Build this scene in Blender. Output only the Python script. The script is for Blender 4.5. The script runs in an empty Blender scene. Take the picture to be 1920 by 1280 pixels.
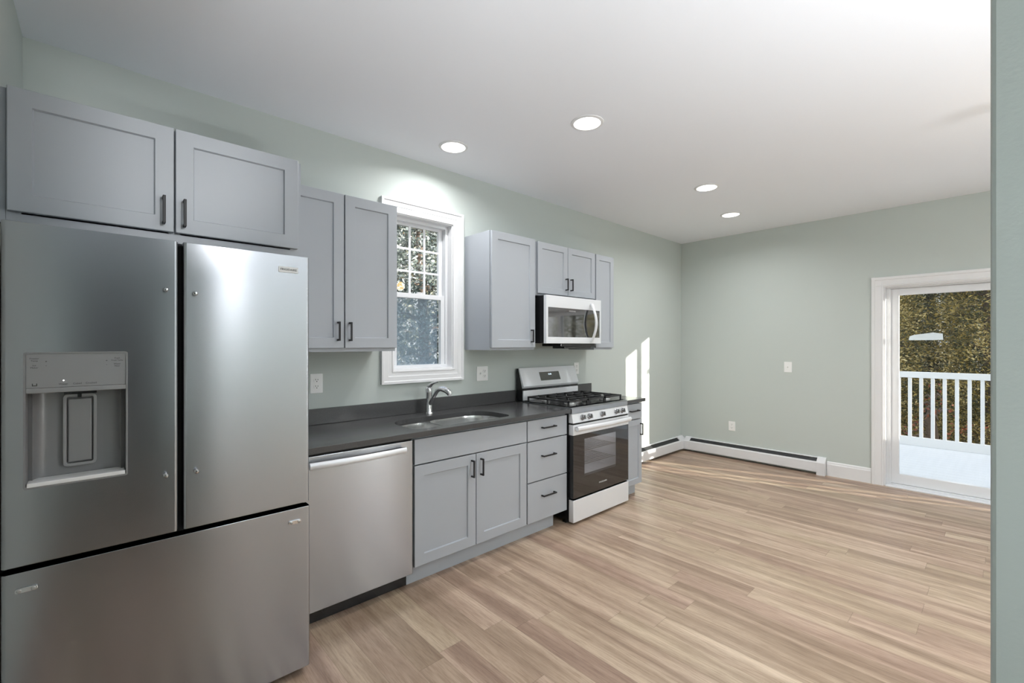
import bpy, bmesh, math, random
import numpy as np
from mathutils import Vector, Matrix

SC = bpy.context.scene
COL = SC.collection

# ------------------------------------------------------------------ camera
cam_d = bpy.data.cameras.new('camera')
cam_d.sensor_width = 36.0
cam_d.lens = 840 / 1920 * 36
cam_d.shift_y = 5 / 1920
cam_d.clip_start = 0.02
cam = bpy.data.objects.new('camera', cam_d)
COL.objects.link(cam)
cam.location = (0, 0, 1.39)
cam.rotation_euler = (math.pi / 2, 0, math.radians(47.4 - 90))
SC.camera = cam

# ------------------------------------------------------------------ exposure, sky, sun
SC.view_settings.view_transform = 'Standard'
SC.view_settings.look = 'None'
SC.view_settings.exposure = 0.25
SC.view_settings.gamma = 1.0
SC.view_settings.use_curve_mapping = False
SC.cycles.use_denoising = True
SC.cycles.max_bounces = 10
SC.cycles.diffuse_bounces = 6
SC.cycles.glossy_bounces = 5
SC.cycles.transparent_max_bounces = 16
SC.cycles.sample_clamp_indirect = 4.0
SC.cycles.caustics_reflective = False
SC.cycles.caustics_refractive = False

SKY_STRENGTH = 1.25
SUN_STRENGTH = 14.0
LAMP_WATTS = 8.5

world = bpy.data.worlds.new('daylight_sky')
SC.world = world
world.use_nodes = True
wn = world.node_tree
wn.nodes.clear()
w_out = wn.nodes.new('ShaderNodeOutputWorld')
w_bg = wn.nodes.new('ShaderNodeBackground')
w_ramp = wn.nodes.new('ShaderNodeValToRGB')
w_sep = wn.nodes.new('ShaderNodeSeparateXYZ')
w_tc = wn.nodes.new('ShaderNodeTexCoord')
wn.links.new(w_tc.outputs['Generated'], w_sep.inputs[0])
wn.links.new(w_sep.outputs['Z'], w_ramp.inputs[0])
w_ramp.color_ramp.elements[0].position = 0.0
w_ramp.color_ramp.elements[0].color = (1.0, 1.0, 1.0, 1)
w_ramp.color_ramp.elements[1].position = 0.7
w_ramp.color_ramp.elements[1].color = (0.78, 0.87, 1.0, 1)
wn.links.new(w_ramp.outputs[0], w_bg.inputs[0])
w_bg.inputs[1].default_value = SKY_STRENGTH
wn.links.new(w_bg.outputs[0], w_out.inputs[0])

sun_d = bpy.data.lights.new('sun', 'SUN')
sun_d.energy = SUN_STRENGTH
sun_d.angle = math.radians(0.53)
sun_d.color = (1.0, 0.93, 0.82)
sun = bpy.data.objects.new('sun', sun_d)
COL.objects.link(sun)
sun_dir = Vector((-1.0, 2.65, -0.44)).normalized()
sun.rotation_euler = sun_dir.to_track_quat('-Z', 'Y').to_euler()
sun.location = (9, -6, 5)

# ------------------------------------------------------------------ materials
def new_mat(name):
    m = bpy.data.materials.new(name)
    m.use_nodes = True
    nt = m.node_tree
    return m, nt, nt.nodes['Principled BSDF']

def mat(name, col, rough=0.5, metal=0.0, bump=0.0, bump_scale=60, var=0.0, spec=None, stretch=(1, 1, 1)):
    m, nt, p = new_mat(name)
    p.inputs['Base Color'].default_value = (*col, 1)
    p.inputs['Roughness'].default_value = rough
    p.inputs['Metallic'].default_value = metal
    if spec is not None:
        p.inputs['Specular IOR Level'].default_value = spec
    if bump or var:
        tc = nt.nodes.new('ShaderNodeTexCoord')
        mp = nt.nodes.new('ShaderNodeMapping')
        mp.inputs['Scale'].default_value = stretch
        nt.links.new(tc.outputs['Object'], mp.inputs[0])
        nz = nt.nodes.new('ShaderNodeTexNoise')
        nz.inputs['Scale'].default_value = bump_scale
        nz.inputs['Detail'].default_value = 4
        nt.links.new(mp.outputs[0], nz.inputs['Vector'])
        if bump:
            b = nt.nodes.new('ShaderNodeBump')
            b.inputs['Strength'].default_value = bump
            b.inputs['Distance'].default_value = 0.002
            nt.links.new(nz.outputs['Fac'], b.inputs['Height'])
            nt.links.new(b.outputs[0], p.inputs['Normal'])
        if var:
            mx = nt.nodes.new('ShaderNodeMix')
            mx.data_type = 'RGBA'
            mx.inputs[6].default_value = (*[c * (1 - var) for c in col], 1)
            mx.inputs[7].default_value = (*[min(1, c * (1 + var)) for c in col], 1)
            nt.links.new(nz.outputs['Fac'], mx.inputs[0])
            nt.links.new(mx.outputs[2], p.inputs['Base Color'])
    return m

def steel(name, col, rough, aniso, tangent):
    m, nt, p = new_mat(name)
    p.inputs['Metallic'].default_value = 1.0
    p.inputs['Anisotropic'].default_value = aniso
    cv = nt.nodes.new('ShaderNodeCombineXYZ')
    for i in range(3):
        cv.inputs[i].default_value = tangent[i]
    nt.links.new(cv.outputs[0], p.inputs['Tangent'])
    tc = nt.nodes.new('ShaderNodeTexCoord')
    mp = nt.nodes.new('ShaderNodeMapping')
    mp.inputs['Scale'].default_value = (3, 3, 500) if tangent[2] else (500, 3, 3)
    nt.links.new(tc.outputs['Object'], mp.inputs[0])
    nz = nt.nodes.new('ShaderNodeTexNoise')
    nz.inputs['Scale'].default_value = 1.0
    nz.inputs['Detail'].default_value = 3
    nt.links.new(mp.outputs[0], nz.inputs['Vector'])
    mr = nt.nodes.new('ShaderNodeMapRange')
    mr.inputs['To Min'].default_value = rough * 0.96
    mr.inputs['To Max'].default_value = rough * 1.04
    nt.links.new(nz.outputs['Fac'], mr.inputs['Value'])
    nt.links.new(mr.outputs[0], p.inputs['Roughness'])
    mx = nt.nodes.new('ShaderNodeMix')
    mx.data_type = 'RGBA'
    mx.inputs[6].default_value = (*[c * 0.99 for c in col], 1)
    mx.inputs[7].default_value = (*[c * 1.01 for c in col], 1)
    nt.links.new(nz.outputs['Fac'], mx.inputs[0])
    nt.links.new(mx.outputs[2], p.inputs['Base Color'])
    return m

def emit(name, col, strength):
    m, nt, p = new_mat(name)
    p.inputs['Base Color'].default_value = (*col, 1)
    p.inputs['Emission Color'].default_value = (*col, 1)
    p.inputs['Emission Strength'].default_value = strength
    return m

def glass(name, tint=(1, 1, 1), refl=1.0, rough=0.0):
    """thin window glass: clear transmission plus fresnel reflection"""
    m = bpy.data.materials.new(name)
    m.use_nodes = True
    nt = m.node_tree
    nt.nodes.clear()
    out = nt.nodes.new('ShaderNodeOutputMaterial')
    tr = nt.nodes.new('ShaderNodeBsdfTransparent')
    tr.inputs[0].default_value = (*tint, 1)
    gl = nt.nodes.new('ShaderNodeBsdfGlossy')
    gl.inputs['Roughness'].default_value = rough
    fr = nt.nodes.new('ShaderNodeLayerWeight')
    fr.inputs[0].default_value = 0.5
    pw = nt.nodes.new('ShaderNodeMath')
    pw.operation = 'POWER'
    pw.inputs[1].default_value = 5.0
    nt.links.new(fr.outputs['Facing'], pw.inputs[0])
    mul = nt.nodes.new('ShaderNodeMath')
    mul.operation = 'MULTIPLY_ADD'
    mul.inputs[1].default_value = 0.9
    mul.inputs[2].default_value = 0.04 * refl
    nt.links.new(pw.outputs[0], mul.inputs[0])
    mix = nt.nodes.new('ShaderNodeMixShader')
    nt.links.new(mul.outputs[0], mix.inputs[0])
    nt.links.new(tr.outputs[0], mix.inputs[1])
    nt.links.new(gl.outputs[0], mix.inputs[2])
    nt.links.new(mix.outputs[0], out.inputs[0])
    return m

def veil(name, col, opacity):
    m = bpy.data.materials.new(name)
    m.use_nodes = True
    nt = m.node_tree
    nt.nodes.clear()
    out = nt.nodes.new('ShaderNodeOutputMaterial')
    tr = nt.nodes.new('ShaderNodeBsdfTransparent')
    df = nt.nodes.new('ShaderNodeBsdfDiffuse')
    df.inputs[0].default_value = (*col, 1)
    tl = nt.nodes.new('ShaderNodeBsdfTranslucent')
    tl.inputs[0].default_value = (*col, 1)
    ad = nt.nodes.new('ShaderNodeMixShader')
    ad.inputs[0].default_value = 0.5
    nt.links.new(df.outputs[0], ad.inputs[1])
    nt.links.new(tl.outputs[0], ad.inputs[2])
    mix = nt.nodes.new('ShaderNodeMixShader')
    mix.inputs[0].default_value = opacity
    nt.links.new(tr.outputs[0], mix.inputs[1])
    nt.links.new(ad.outputs[0], mix.inputs[2])
    nt.links.new(mix.outputs[0], out.inputs[0])
    return m

def floor_mat():
    m, nt, p = new_mat('oak_plank_floor')
    N, L = nt.nodes, nt.links
    def math_(op, a, b=None):
        n = N.new('ShaderNodeMath')
        n.operation = op
        for i, v in enumerate((a, b)):
            if v is None:
                continue
            if isinstance(v, (int, float)):
                n.inputs[i].default_value = v
            else:
                L.new(v, n.inputs[i])
        return n.outputs[0]
    tc = N.new('ShaderNodeTexCoord')
    sp = N.new('ShaderNodeSeparateXYZ')
    L.new(tc.outputs['Object'], sp.inputs[0])
    W, LEN = 0.125, 1.35
    xr = math_('DIVIDE', sp.outputs['X'], W)
    row = math_('FLOOR', xr)
    fx = math_('FRACT', xr)
    wn1 = N.new('ShaderNodeTexWhiteNoise')
    wn1.noise_dimensions = '1D'
    L.new(row, wn1.inputs['W'])
    yo = math_('ADD', math_('DIVIDE', sp.outputs['Y'], LEN), math_('MULTIPLY', wn1.outputs['Value'], 7.3))
    pid = math_('FLOOR', yo)
    fy = math_('FRACT', yo)
    cv = N.new('ShaderNodeCombineXYZ')
    L.new(row, cv.inputs[0])
    L.new(pid, cv.inputs[1])
    wn2 = N.new('ShaderNodeTexWhiteNoise')
    wn2.noise_dimensions = '2D'
    L.new(cv.outputs[0], wn2.inputs['Vector'])
    rnd = wn2.outputs['Value']
    # grain coordinates: stretched along the board and shifted per board
    gx = math_('ADD', sp.outputs['X'], math_('MULTIPLY', rnd, 37.0))
    gy = math_('ADD', math_('MULTIPLY', sp.outputs['Y'], 0.06), math_('MULTIPLY', rnd, 11.0))
    gv = N.new('ShaderNodeCombineXYZ')
    L.new(gx, gv.inputs[0])
    L.new(gy, gv.inputs[1])
    broad = N.new('ShaderNodeTexNoise')
    broad.inputs['Scale'].default_value = 14
    broad.inputs['Detail'].default_value = 2.5
    broad.inputs['Distortion'].default_value = 0.4
    L.new(gv.outputs[0], broad.inputs['Vector'])
    fine = N.new('ShaderNodeTexNoise')
    fine.inputs['Scale'].default_value = 130
    fine.inputs['Detail'].default_value = 5
    fine.inputs['Roughness'].default_value = 0.7
    L.new(gv.outputs[0], fine.inputs['Vector'])
    ramp = N.new('ShaderNodeValToRGB')
    e = ramp.color_ramp.elements
    e[0].position, e[0].color = 0.30, (0.295, 0.190, 0.120, 1)
    e[1].position, e[1].color = 0.74, (0.640, 0.480, 0.340, 1)
    mid = e.new(0.50)
    mid.color = (0.440, 0.305, 0.200, 1)
    t = math_('ADD', math_('MULTIPLY', broad.outputs['Fac'], 0.9),
              math_('ADD', math_('MULTIPLY', math_('SUBTRACT', rnd, 0.5), 0.16), 0.03))
    L.new(t, ramp.inputs[0])
    mixf = N.new('ShaderNodeMix')
    mixf.data_type = 'RGBA'
    mixf.blend_type = 'MULTIPLY'
    mixf.inputs[0].default_value = 1.0
    fr = N.new('ShaderNodeValToRGB')
    fr.color_ramp.elements[0].position = 0.30
    fr.color_ramp.elements[0].color = (0.66, 0.60, 0.55, 1)
    fr.color_ramp.elements[1].position = 0.56
    fr.color_ramp.elements[1].color = (1, 1, 1, 1)
    L.new(fine.outputs['Fac'], fr.inputs[0])
    L.new(ramp.outputs[0], mixf.inputs[6])
    L.new(fr.outputs[0], mixf.inputs[7])
    # per-board hue drift
    hs = N.new('ShaderNodeHueSaturation')
    L.new(mixf.outputs[2], hs.inputs['Color'])
    L.new(math_('ADD', 0.488, math_('MULTIPLY', wn2.outputs['Color'], 0.022)), hs.inputs['Hue'])
    hs.inputs['Saturation'].default_value = 0.86
    # joints
    jx = math_('LESS_THAN', math_('MINIMUM', fx, math_('SUBTRACT', 1.0, fx)), 0.008)
    jy = math_('LESS_THAN', math_('MINIMUM', fy, math_('SUBTRACT', 1.0, fy)), 0.0009)
    j = math_('MAXIMUM', jx, jy)
    mj = N.new('ShaderNodeMix')
    mj.data_type = 'RGBA'
    L.new(math_('MULTIPLY', j, 0.45), mj.inputs[0])
    L.new(hs.outputs[0], mj.inputs[6])
    mj.inputs[7].default_value = (0.12, 0.075, 0.045, 1)
    L.new(mj.outputs[2], p.inputs['Base Color'])
    p.inputs['Roughness'].default_value = 0.36
    p.inputs['Specular IOR Level'].default_value = 0.45
    bp = N.new('ShaderNodeBump')
    bp.inputs['Strength'].default_value = 0.12
    bp.inputs['Distance'].default_value = 0.001
    L.new(math_('SUBTRACT', fine.outputs['Fac'], j), bp.inputs['Height'])
    L.new(bp.outputs[0], p.inputs['Normal'])
    return m

def leaf_mat(name, cols, trans=0.25):
    m, nt, p = new_mat(name)
    g = nt.nodes.new('ShaderNodeNewGeometry')
    r = nt.nodes.new('ShaderNodeValToRGB')
    el = r.color_ramp.elements
    el[0].position, el[0].color = 0.0, (*cols[0], 1)
    el[1].position, el[1].color = 1.0, (*cols[-1], 1)
    for i, c in enumerate(cols[1:-1]):
        x = el.new((i + 1) / (len(cols) - 1))
        x.color = (*c, 1)
    tc = nt.nodes.new('ShaderNodeTexCoord')
    nz = nt.nodes.new('ShaderNodeTexNoise')
    nz.inputs['Scale'].default_value = 1.75
    nz.inputs['Detail'].default_value = 2
    nt.links.new(tc.outputs['Object'], nz.inputs['Vector'])
    mr = nt.nodes.new('ShaderNodeMapRange')
    mr.inputs['From Min'].default_value = 0.35
    mr.inputs['From Max'].default_value = 0.65
    mr.inputs['To Min'].default_value = -0.35
    mr.inputs['To Max'].default_value = 0.35
    nt.links.new(nz.outputs['Fac'], mr.inputs['Value'])
    ad = nt.nodes.new('ShaderNodeMath')
    ad.operation = 'ADD'
    ad.use_clamp = True
    nt.links.new(g.outputs['Random Per Island'], ad.inputs[0])
    nt.links.new(mr.outputs[0], ad.inputs[1])
    nt.links.new(ad.outputs[0], r.inputs[0])
    nt.links.new(r.outputs[0], p.inputs['Base Color'])
    p.inputs['Roughness'].default_value = 0.6
    tl = nt.nodes.new('ShaderNodeBsdfTranslucent')
    nt.links.new(r.outputs[0], tl.inputs[0])
    mix = nt.nodes.new('ShaderNodeMixShader')
    mix.inputs[0].default_value = trans
    out = nt.nodes['Material Output']
    nt.links.new(p.outputs[0], mix.inputs[1])
    nt.links.new(tl.outputs[0], mix.inputs[2])
    nt.links.new(mix.outputs[0], out.inputs[0])
    return m

def quartz_mat():
    m, nt, p = new_mat('charcoal_quartz')
    tc = nt.nodes.new('ShaderNodeTexCoord')
    nz = nt.nodes.new('ShaderNodeTexNoise')
    nz.inputs['Scale'].default_value = 350
    nz.inputs['Detail'].default_value = 2
    nt.links.new(tc.outputs['Object'], nz.inputs['Vector'])
    r = nt.nodes.new('ShaderNodeValToRGB')
    r.color_ramp.elements[0].position = 0.35
    r.color_ramp.elements[0].color = (0.050, 0.050, 0.051, 1)
    r.color_ramp.elements[1].position = 0.75
    r.color_ramp.elements[1].color = (0.085, 0.085, 0.087, 1)
    nt.links.new(nz.outputs['Fac'], r.inputs[0])
    nt.links.new(r.outputs[0], p.inputs['Base Color'])
    p.inputs['Roughness'].default_value = 0.22
    return m

M = {}
M['wall'] = mat('sage_wall_paint', (0.525, 0.568, 0.542), 0.75, bump=0.12, bump_scale=220)
M['ceiling'] = mat('ceiling_paint', (0.88, 0.90, 0.95), 0.9, bump=0.06, bump_scale=180)
M['hall'] = mat('hall_dimness_in_paint', (0.12, 0.12, 0.12), 0.9, bump=0.05, bump_scale=180)  # dark base colour holds the dimness of the unlit hall
M['floor'] = floor_mat()
M['white'] = mat('white_trim_paint', (0.78, 0.78, 0.79), 0.38, bump=0.03, bump_scale=40)
M['vinyl'] = mat('white_vinyl', (0.76, 0.77, 0.79), 0.32, bump=0.02, bump_scale=30)
M['cab'] = mat('grey_cabinet_paint', (0.395, 0.420, 0.455), 0.40, bump=0.03, bump_scale=90)
M['cab_in'] = mat('cabinet_gap_shadowed_side', (0.20, 0.21, 0.23), 0.6, bump=0.03, bump_scale=90)
M['quartz'] = quartz_mat()
M['steel'] = steel('brushed_stainless_door', (0.435, 0.448, 0.475), 0.24, 0.86, (0, 0, 1))
M['steel_b'] = steel('bright_stainless', (0.84, 0.86, 0.89), 0.40, 0.6, (0, 0, 1))
M['steel_b'].node_tree.nodes['Principled BSDF'].inputs['Metallic'].default_value = 0.3
M['steel_g'] = mat('grey_plastic_trim', (0.27, 0.27, 0.275), 0.35, 0.25, bump=0.02, bump_scale=50)
M['disp_panel'] = mat('satin_grey_dispenser_panel', (0.34, 0.34, 0.345), 0.32, 0.4, bump=0.01, bump_scale=50)
M['niche'] = mat('satin_grey_niche', (0.25, 0.25, 0.255), 0.3, 0.15, bump=0.01, bump_scale=50)
M['knob'] = mat('dark_satin_knob', (0.30, 0.30, 0.305), 0.25, 0.9, var=0.05, bump_scale=30)
M['chrome'] = mat('chrome', (0.72, 0.72, 0.73), 0.10, 1.0, var=0.04, bump_scale=8)
M['sink'] = mat('satin_sink_steel', (0.88, 0.88, 0.88), 0.22, 1.0, var=0.05, bump_scale=30)
M['black'] = mat('black_metal_pull', (0.008, 0.008, 0.010), 0.5, 0.0, var=0.2, bump_scale=40)
M['black_gloss'] = mat('black_gloss_plastic', (0.014, 0.014, 0.015), 0.18, var=0.15, bump_scale=20)
M['iron'] = mat('cast_iron', (0.022, 0.022, 0.023), 0.55, bump=0.3, bump_scale=300)
M['rubber'] = mat('dark_gasket', (0.010, 0.010, 0.010), 0.7, var=0.2, bump_scale=40)
M['alu'] = mat('burner_aluminium', (0.55, 0.55, 0.55), 0.4, 1.0, var=0.1, bump_scale=60)
M['enamel'] = mat('grey_oven_enamel', (0.68, 0.68, 0.69), 0.45, var=0.08, bump_scale=20)
M['outlet'] = mat('white_outlet_plastic', (0.87, 0.87, 0.86), 0.35, var=0.02, bump_scale=20)
M['slot'] = mat('dark_outlet_slot', (0.05, 0.05, 0.05), 0.6, var=0.1, bump_scale=20)
M['heater'] = mat('white_enamelled_heater', (0.74, 0.74, 0.76), 0.42, bump=0.02, bump_scale=60)
M['fin'] = mat('dark_heater_inside', (0.035, 0.036, 0.038), 0.6, 0.3, var=0.3, bump_scale=400, stretch=(1, 1, 0.02))
M['lens'] = emit('lit_lamp_lens', (1.0, 0.985, 0.95), 4.0)
M['bulb'] = emit('warm_bulb_glass', (1.0, 0.66, 0.26), 11.0)
M['opal'] = veil('added_globe_opal_glass', (0.95, 0.95, 0.95), 0.25)
M['led'] = emit('white_indicator', (1, 1, 1), 1.5)
M['clock'] = emit('pale_clock_digits', (0.75, 0.9, 1.0), 1.2)
M['pane'] = glass('clear_window_glass', (0.98, 0.99, 0.99), 1.0)
M['dark_glass'] = glass('smoked_oven_glass', (0.72, 0.72, 0.73), 2.2)
M['mw_glass'] = mat('black_microwave_glass', (0.012, 0.012, 0.013), 0.04, var=0.1, bump_scale=10)
M['mw_glass'].node_tree.nodes['Principled BSDF'].inputs['IOR'].default_value = 2.6
M['screen'] = veil('grey_insect_screen', (0.42, 0.52, 0.62), 0.34)
M['pane_reflection'] = veil('pale_reflection_veil', (0.62, 0.68, 0.72), 0.6)  # see-through pale colour for a reflection in the door glass
M['ink'] = mat('dark_print', (0.045, 0.045, 0.045), 0.5, var=0.1, bump_scale=20)
M['pale_ink'] = mat('pale_print', (0.62, 0.62, 0.62), 0.4, var=0.05, bump_scale=20)
M['badge'] = mat('bright_badge', (0.85, 0.85, 0.85), 0.35, 0.0, var=0.03, bump_scale=20)
M['deck'] = mat('white_deck_boards', (0.78, 0.80, 0.83), 0.6, var=0.06, bump_scale=4, stretch=(0.3, 6, 1))
M['bark'] = mat('brown_bark', (0.11, 0.08, 0.06), 0.9, bump=0.6, bump_scale=30, var=0.4)
M['grass'] = mat('winter_lawn', (0.10, 0.11, 0.05), 0.95, bump=0.5, bump_scale=20, var=0.4)
M['leaf_gold'] = leaf_mat('golden_evergreen_leaves', [(0.05, 0.06, 0.03), (0.13, 0.13, 0.05), (0.50, 0.37, 0.09), (0.88, 0.74, 0.38)])
M['leaf_green'] = leaf_mat('olive_evergreen_leaves', [(0.04, 0.05, 0.03), (0.10, 0.12, 0.06), (0.22, 0.22, 0.11), (0.62, 0.62, 0.52)])
M['leaf_red'] = leaf_mat('rust_leaves', [(0.16, 0.05, 0.03), (0.34, 0.10, 0.05), (0.42, 0.18, 0.10)])
M['leaf_blue'] = leaf_mat('grey_green_leaves', [(0.06, 0.08, 0.07), (0.13, 0.17, 0.15), (0.22, 0.27, 0.26), (0.5, 0.53, 0.52)], 0.35)
M['siding'] = mat('outside_siding', (0.6, 0.6, 0.58), 0.8, bump=0.1, bump_scale=30)

# ------------------------------------------------------------------ building helpers
ORG = {}

def tag(o, label, cat, group=None):
    o['label'] = label
    o['category'] = cat
    if group:
        o['group'] = group

def thing(name, label, cat, loc, group=None):
    o = bpy.data.objects.new(name, None)
    o.empty_display_size = 0.1
    COL.objects.link(o)
    o.location = loc
    ORG[o.name] = Vector(loc)
    tag(o, label, cat, group)
    return o

def obj(name, bm, m, parent=None, bevel=0.0, seg=2, smooth=False, label=None, origin=None, angle=35):
    me = bpy.data.meshes.new(name)
    bmesh.ops.recalc_face_normals(bm, faces=bm.faces)
    if parent is not None:
        off = ORG[parent.name]
    elif origin is not None:
        off = Vector(origin)
    else:
        off = Vector((0, 0, 0))
    bmesh.ops.translate(bm, vec=-off, verts=bm.verts)
    bm.to_mesh(me)
    bm.free()
    if smooth:
        for f in me.polygons:
            f.use_smooth = True
    if isinstance(m, (list, tuple)):
        for x in m:
            me.materials.append(x)
    else:
        me.materials.append(m)
    o = bpy.data.objects.new(name, me)
    COL.objects.link(o)
    if parent is not None:
        o.parent = parent
        ORG[o.name] = off
    else:
        o.location = off
        ORG[o.name] = off
    if smooth:
        e = o.modifiers.new('sharp', 'EDGE_SPLIT')
        e.split_angle = math.radians(40)
    if bevel:
        b = o.modifiers.new('bevel', 'BEVEL')
        b.width = bevel
        b.segments = seg
        b.limit_method = 'ANGLE'
        b.angle_limit = math.radians(angle)
        b.harden_normals = False
    if label:
        o['label'] = label
    return o

def struct(name, bm, m, bevel=0.0, origin=None):
    o = obj(name, bm, m, None, bevel, origin=origin)
    o['kind'] = 'structure'
    return o

def BM():
    return bmesh.new()

def box(bm, x0, x1, y0, y1, z0, z1):
    vs = [bm.verts.new(p) for p in ((x0, y0, z0), (x1, y0, z0), (x1, y1, z0), (x0, y1, z0),
                                    (x0, y0, z1), (x1, y0, z1), (x1, y1, z1), (x0, y1, z1))]
    for q in ((0, 3, 2, 1), (4, 5, 6, 7), (0, 1, 5, 4), (1, 2, 6, 5), (2, 3, 7, 6), (3, 0, 4, 7)):
        bm.faces.new([vs[i] for i in q])
    return bm

def bbox(*a):
    return box(BM(), *a)

def prism(bm, pts, axis, a0, a1):
    """extrude a closed 2-D outline along an axis; pts in the remaining two axes in x,y,z order"""
    def P(u, v, a):
        return {'x': (a, u, v), 'y': (u, a, v), 'z': (u, v, a)}[axis]
    lo = [bm.verts.new(P(u, v, a0)) for u, v in pts]
    hi = [bm.verts.new(P(u, v, a1)) for u, v in pts]
    n = len(pts)
    bm.faces.new(lo[::-1])
    bm.faces.new(hi)
    for i in range(n):
        bm.faces.new((lo[i], lo[(i + 1) % n], hi[(i + 1) % n], hi[i]))
    return bm

def ring_slab(bm, outer, holes, axis, a0, a1):
    """a slab with holes: outer and holes are closed 2-D loops"""
    def P(u, v, a):
        return {'x': (a, u, v), 'y': (u, a, v), 'z': (u, v, a)}[axis]
    for loops_a in (a0, a1):
        edges = []
        for lp in [outer] + holes:
            vs = [bm.verts.new(P(u, v, loops_a)) for u, v in lp]
            edges += [bm.edges.new((vs[i], vs[(i + 1) % len(vs)])) for i in range(len(vs))]
        bmesh.ops.triangle_fill(bm, use_beauty=True, use_dissolve=False, edges=edges)
    for lp in [outer] + holes:
        n = len(lp)
        lo = [bm.verts.new(P(u, v, a0)) for u, v in lp]
        hi = [bm.verts.new(P(u, v, a1)) for u, v in lp]
        for i in range(n):
            bm.faces.new((lo[i], lo[(i + 1) % n], hi[(i + 1) % n], hi[i]))
    bmesh.ops.remove_doubles(bm, verts=bm.verts, dist=1e-5)
    return bm

def rect(u0, u1, v0, v1):
    return [(u0, v0), (u1, v0), (u1, v1), (u0, v1)]

def rrect(u0, u1, v0, v1, r, n=8):
    """rounded rectangle; r may be one radius or four (lower-left, lower-right, upper-right, upper-left)"""
    if not isinstance(r, (tuple, list)):
        r = (r,) * 4
    out = []
    for k, (cu, cv, a) in enumerate(((u0 + r[0], v0 + r[0], 180), (u1 - r[1], v0 + r[1], 270),
                                     (u1 - r[2], v1 - r[2], 0), (u0 + r[3], v1 - r[3], 90))):
        for i in range(n + 1):
            t = math.radians(a + 90 * i / n)
            out.append((cu + r[k] * math.cos(t), cv + r[k] * math.sin(t)))
    return out

def tube(bm, pts, r, n=12, caps=True):
    pts = [Vector(p) for p in pts]
    rs = r if isinstance(r, (list, tuple)) else [r] * len(pts)
    up = Vector((0.123, 0.31, 0.94)).normalized()
    rings = []
    for i, p in enumerate(pts):
        d = (pts[min(i + 1, len(pts) - 1)] - pts[max(i - 1, 0)]).normalized()
        s = d.cross(up)
        if s.length < 1e-4:
            s = d.cross(Vector((1, 0, 0)))
        s.normalize()
        t = s.cross(d).normalized()
        rings.append([bm.verts.new(p + rs[i] * (math.cos(2 * math.pi * k / n) * s + math.sin(2 * math.pi * k / n) * t)) for k in range(n)])
    for a, b in zip(rings, rings[1:]):
        for k in range(n):
            bm.faces.new((a[k], a[(k + 1) % n], b[(k + 1) % n], b[k]))
    if caps:
        bm.faces.new(rings[0][::-1])
        bm.faces.new(rings[-1])
    return bm

def lathe(bm, prof, c, axis='z', n=32, sign=1):
    """turn a profile [(r, h)] about an axis through c"""
    rings = []
    for r, h in prof:
        ring = []
        for k in range(n):
            a = 2 * math.pi * k / n
            u, v = r * math.cos(a), r * math.sin(a)
            h_ = h * sign
            p = {'z': (u, v, h_), 'y': (u, h_, v), 'x': (h_, u, v)}[axis]
            ring.append(bm.verts.new(Vector(c) + Vector(p)))
        rings.append(ring)
    for a, b in zip(rings, rings[1:]):
        for k in range(n):
            bm.faces.new((a[k], a[(k + 1) % n], b[(k + 1) % n], b[k]))
    for ring, rev in ((rings[0], True), (rings[-1], False)):
        try:
            bm.faces.new(ring[::-1] if rev else ring)
        except ValueError:
            pass
    bmesh.ops.remove_doubles(bm, verts=bm.verts, dist=1e-6)
    return bm

def text_bm(s, size, x, y, z, depth=0.0006, lean=0.0, width=None):
    """flat lettering that faces -Y, centred at (x, y, z)"""
    cu = bpy.data.curves.new('lettering', 'FONT')
    cu.body = s
    cu.size = size
    cu.align_x = 'CENTER'
    cu.align_y = 'CENTER'
    cu.extrude = depth
    cu.resolution_u = 3
    t = bpy.data.objects.new('lettering', cu)
    COL.objects.link(t)
    dg = bpy.context.evaluated_depsgraph_get()
    dg.update()
    me = bpy.data.meshes.new_from_object(t.evaluated_get(dg))
    bm = BM()
    bm.from_mesh(me)
    xs = [v.co.x for v in bm.verts]
    k = 1.0
    if width:
        k = width / (max(xs) - min(xs))
    for v in bm.verts:
        v.co = Vector((x + v.co.x * k, y - v.co.z + math.sin(lean) * v.co.y, z + math.cos(lean) * v.co.y))
    bpy.data.objects.remove(t)
    bpy.data.curves.remove(cu)
    bpy.data.meshes.remove(me)
    return bm

# ------------------------------------------------------------------ the setting
YW, XF, ZC, XL = 2.86, 5.68, 2.72, -0.247
YB = -2.6
WT = 0.16          # wall thickness
WX0, WX1, WZ0, WZ1 = 1.495, 2.010, 1.200, 2.315      # kitchen window opening
DY0, DY1, DZ1 = -1.10, 0.775, 1.960                  # sliding door opening

struct('floor', bbox(XL - 1.2, XF + 0.02, YB - 2.2, YW, -0.12, 0.0), M['floor'])
struct('ceiling', bbox(XL - 1.2, XF + WT, YB - 2.2, YW + WT, ZC, ZC + 0.15), M['ceiling'])
struct('wall_left', ring_slab(BM(), rect(XL - WT, XF + WT, 0.0, ZC), [rect(WX0, WX1, WZ0, WZ1)], 'y', YW, YW + WT), M['wall'])
struct('wall_far', ring_slab(BM(), [(YB - WT, 0.0), (DY0, 0.0), (DY0, DZ1), (DY1, DZ1), (DY1, 0.0), (YW, 0.0), (YW, ZC), (YB - WT, ZC)],
                             [], 'x', XF, XF + WT), M['wall'])
struct('wall_near', bbox(XL - WT, XL, YB - WT, YW, 0, ZC), M['wall'])
struct('wall_right', bbox(0.50, 0.62, YB, 0.0045, 0, ZC), M['wall'], bevel=0.003)
HX0, HX1 = -0.16, 0.42
struct('wall_back', ring_slab(BM(), [(XL, 0.0), (HX0, 0.0), (HX0, 2.1), (HX1, 2.1), (HX1, 0.0), (XF, 0.0), (XF, ZC), (XL, ZC)],
                              [], 'y', YB - WT, YB), M['wall'])
hall = BM()
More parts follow.
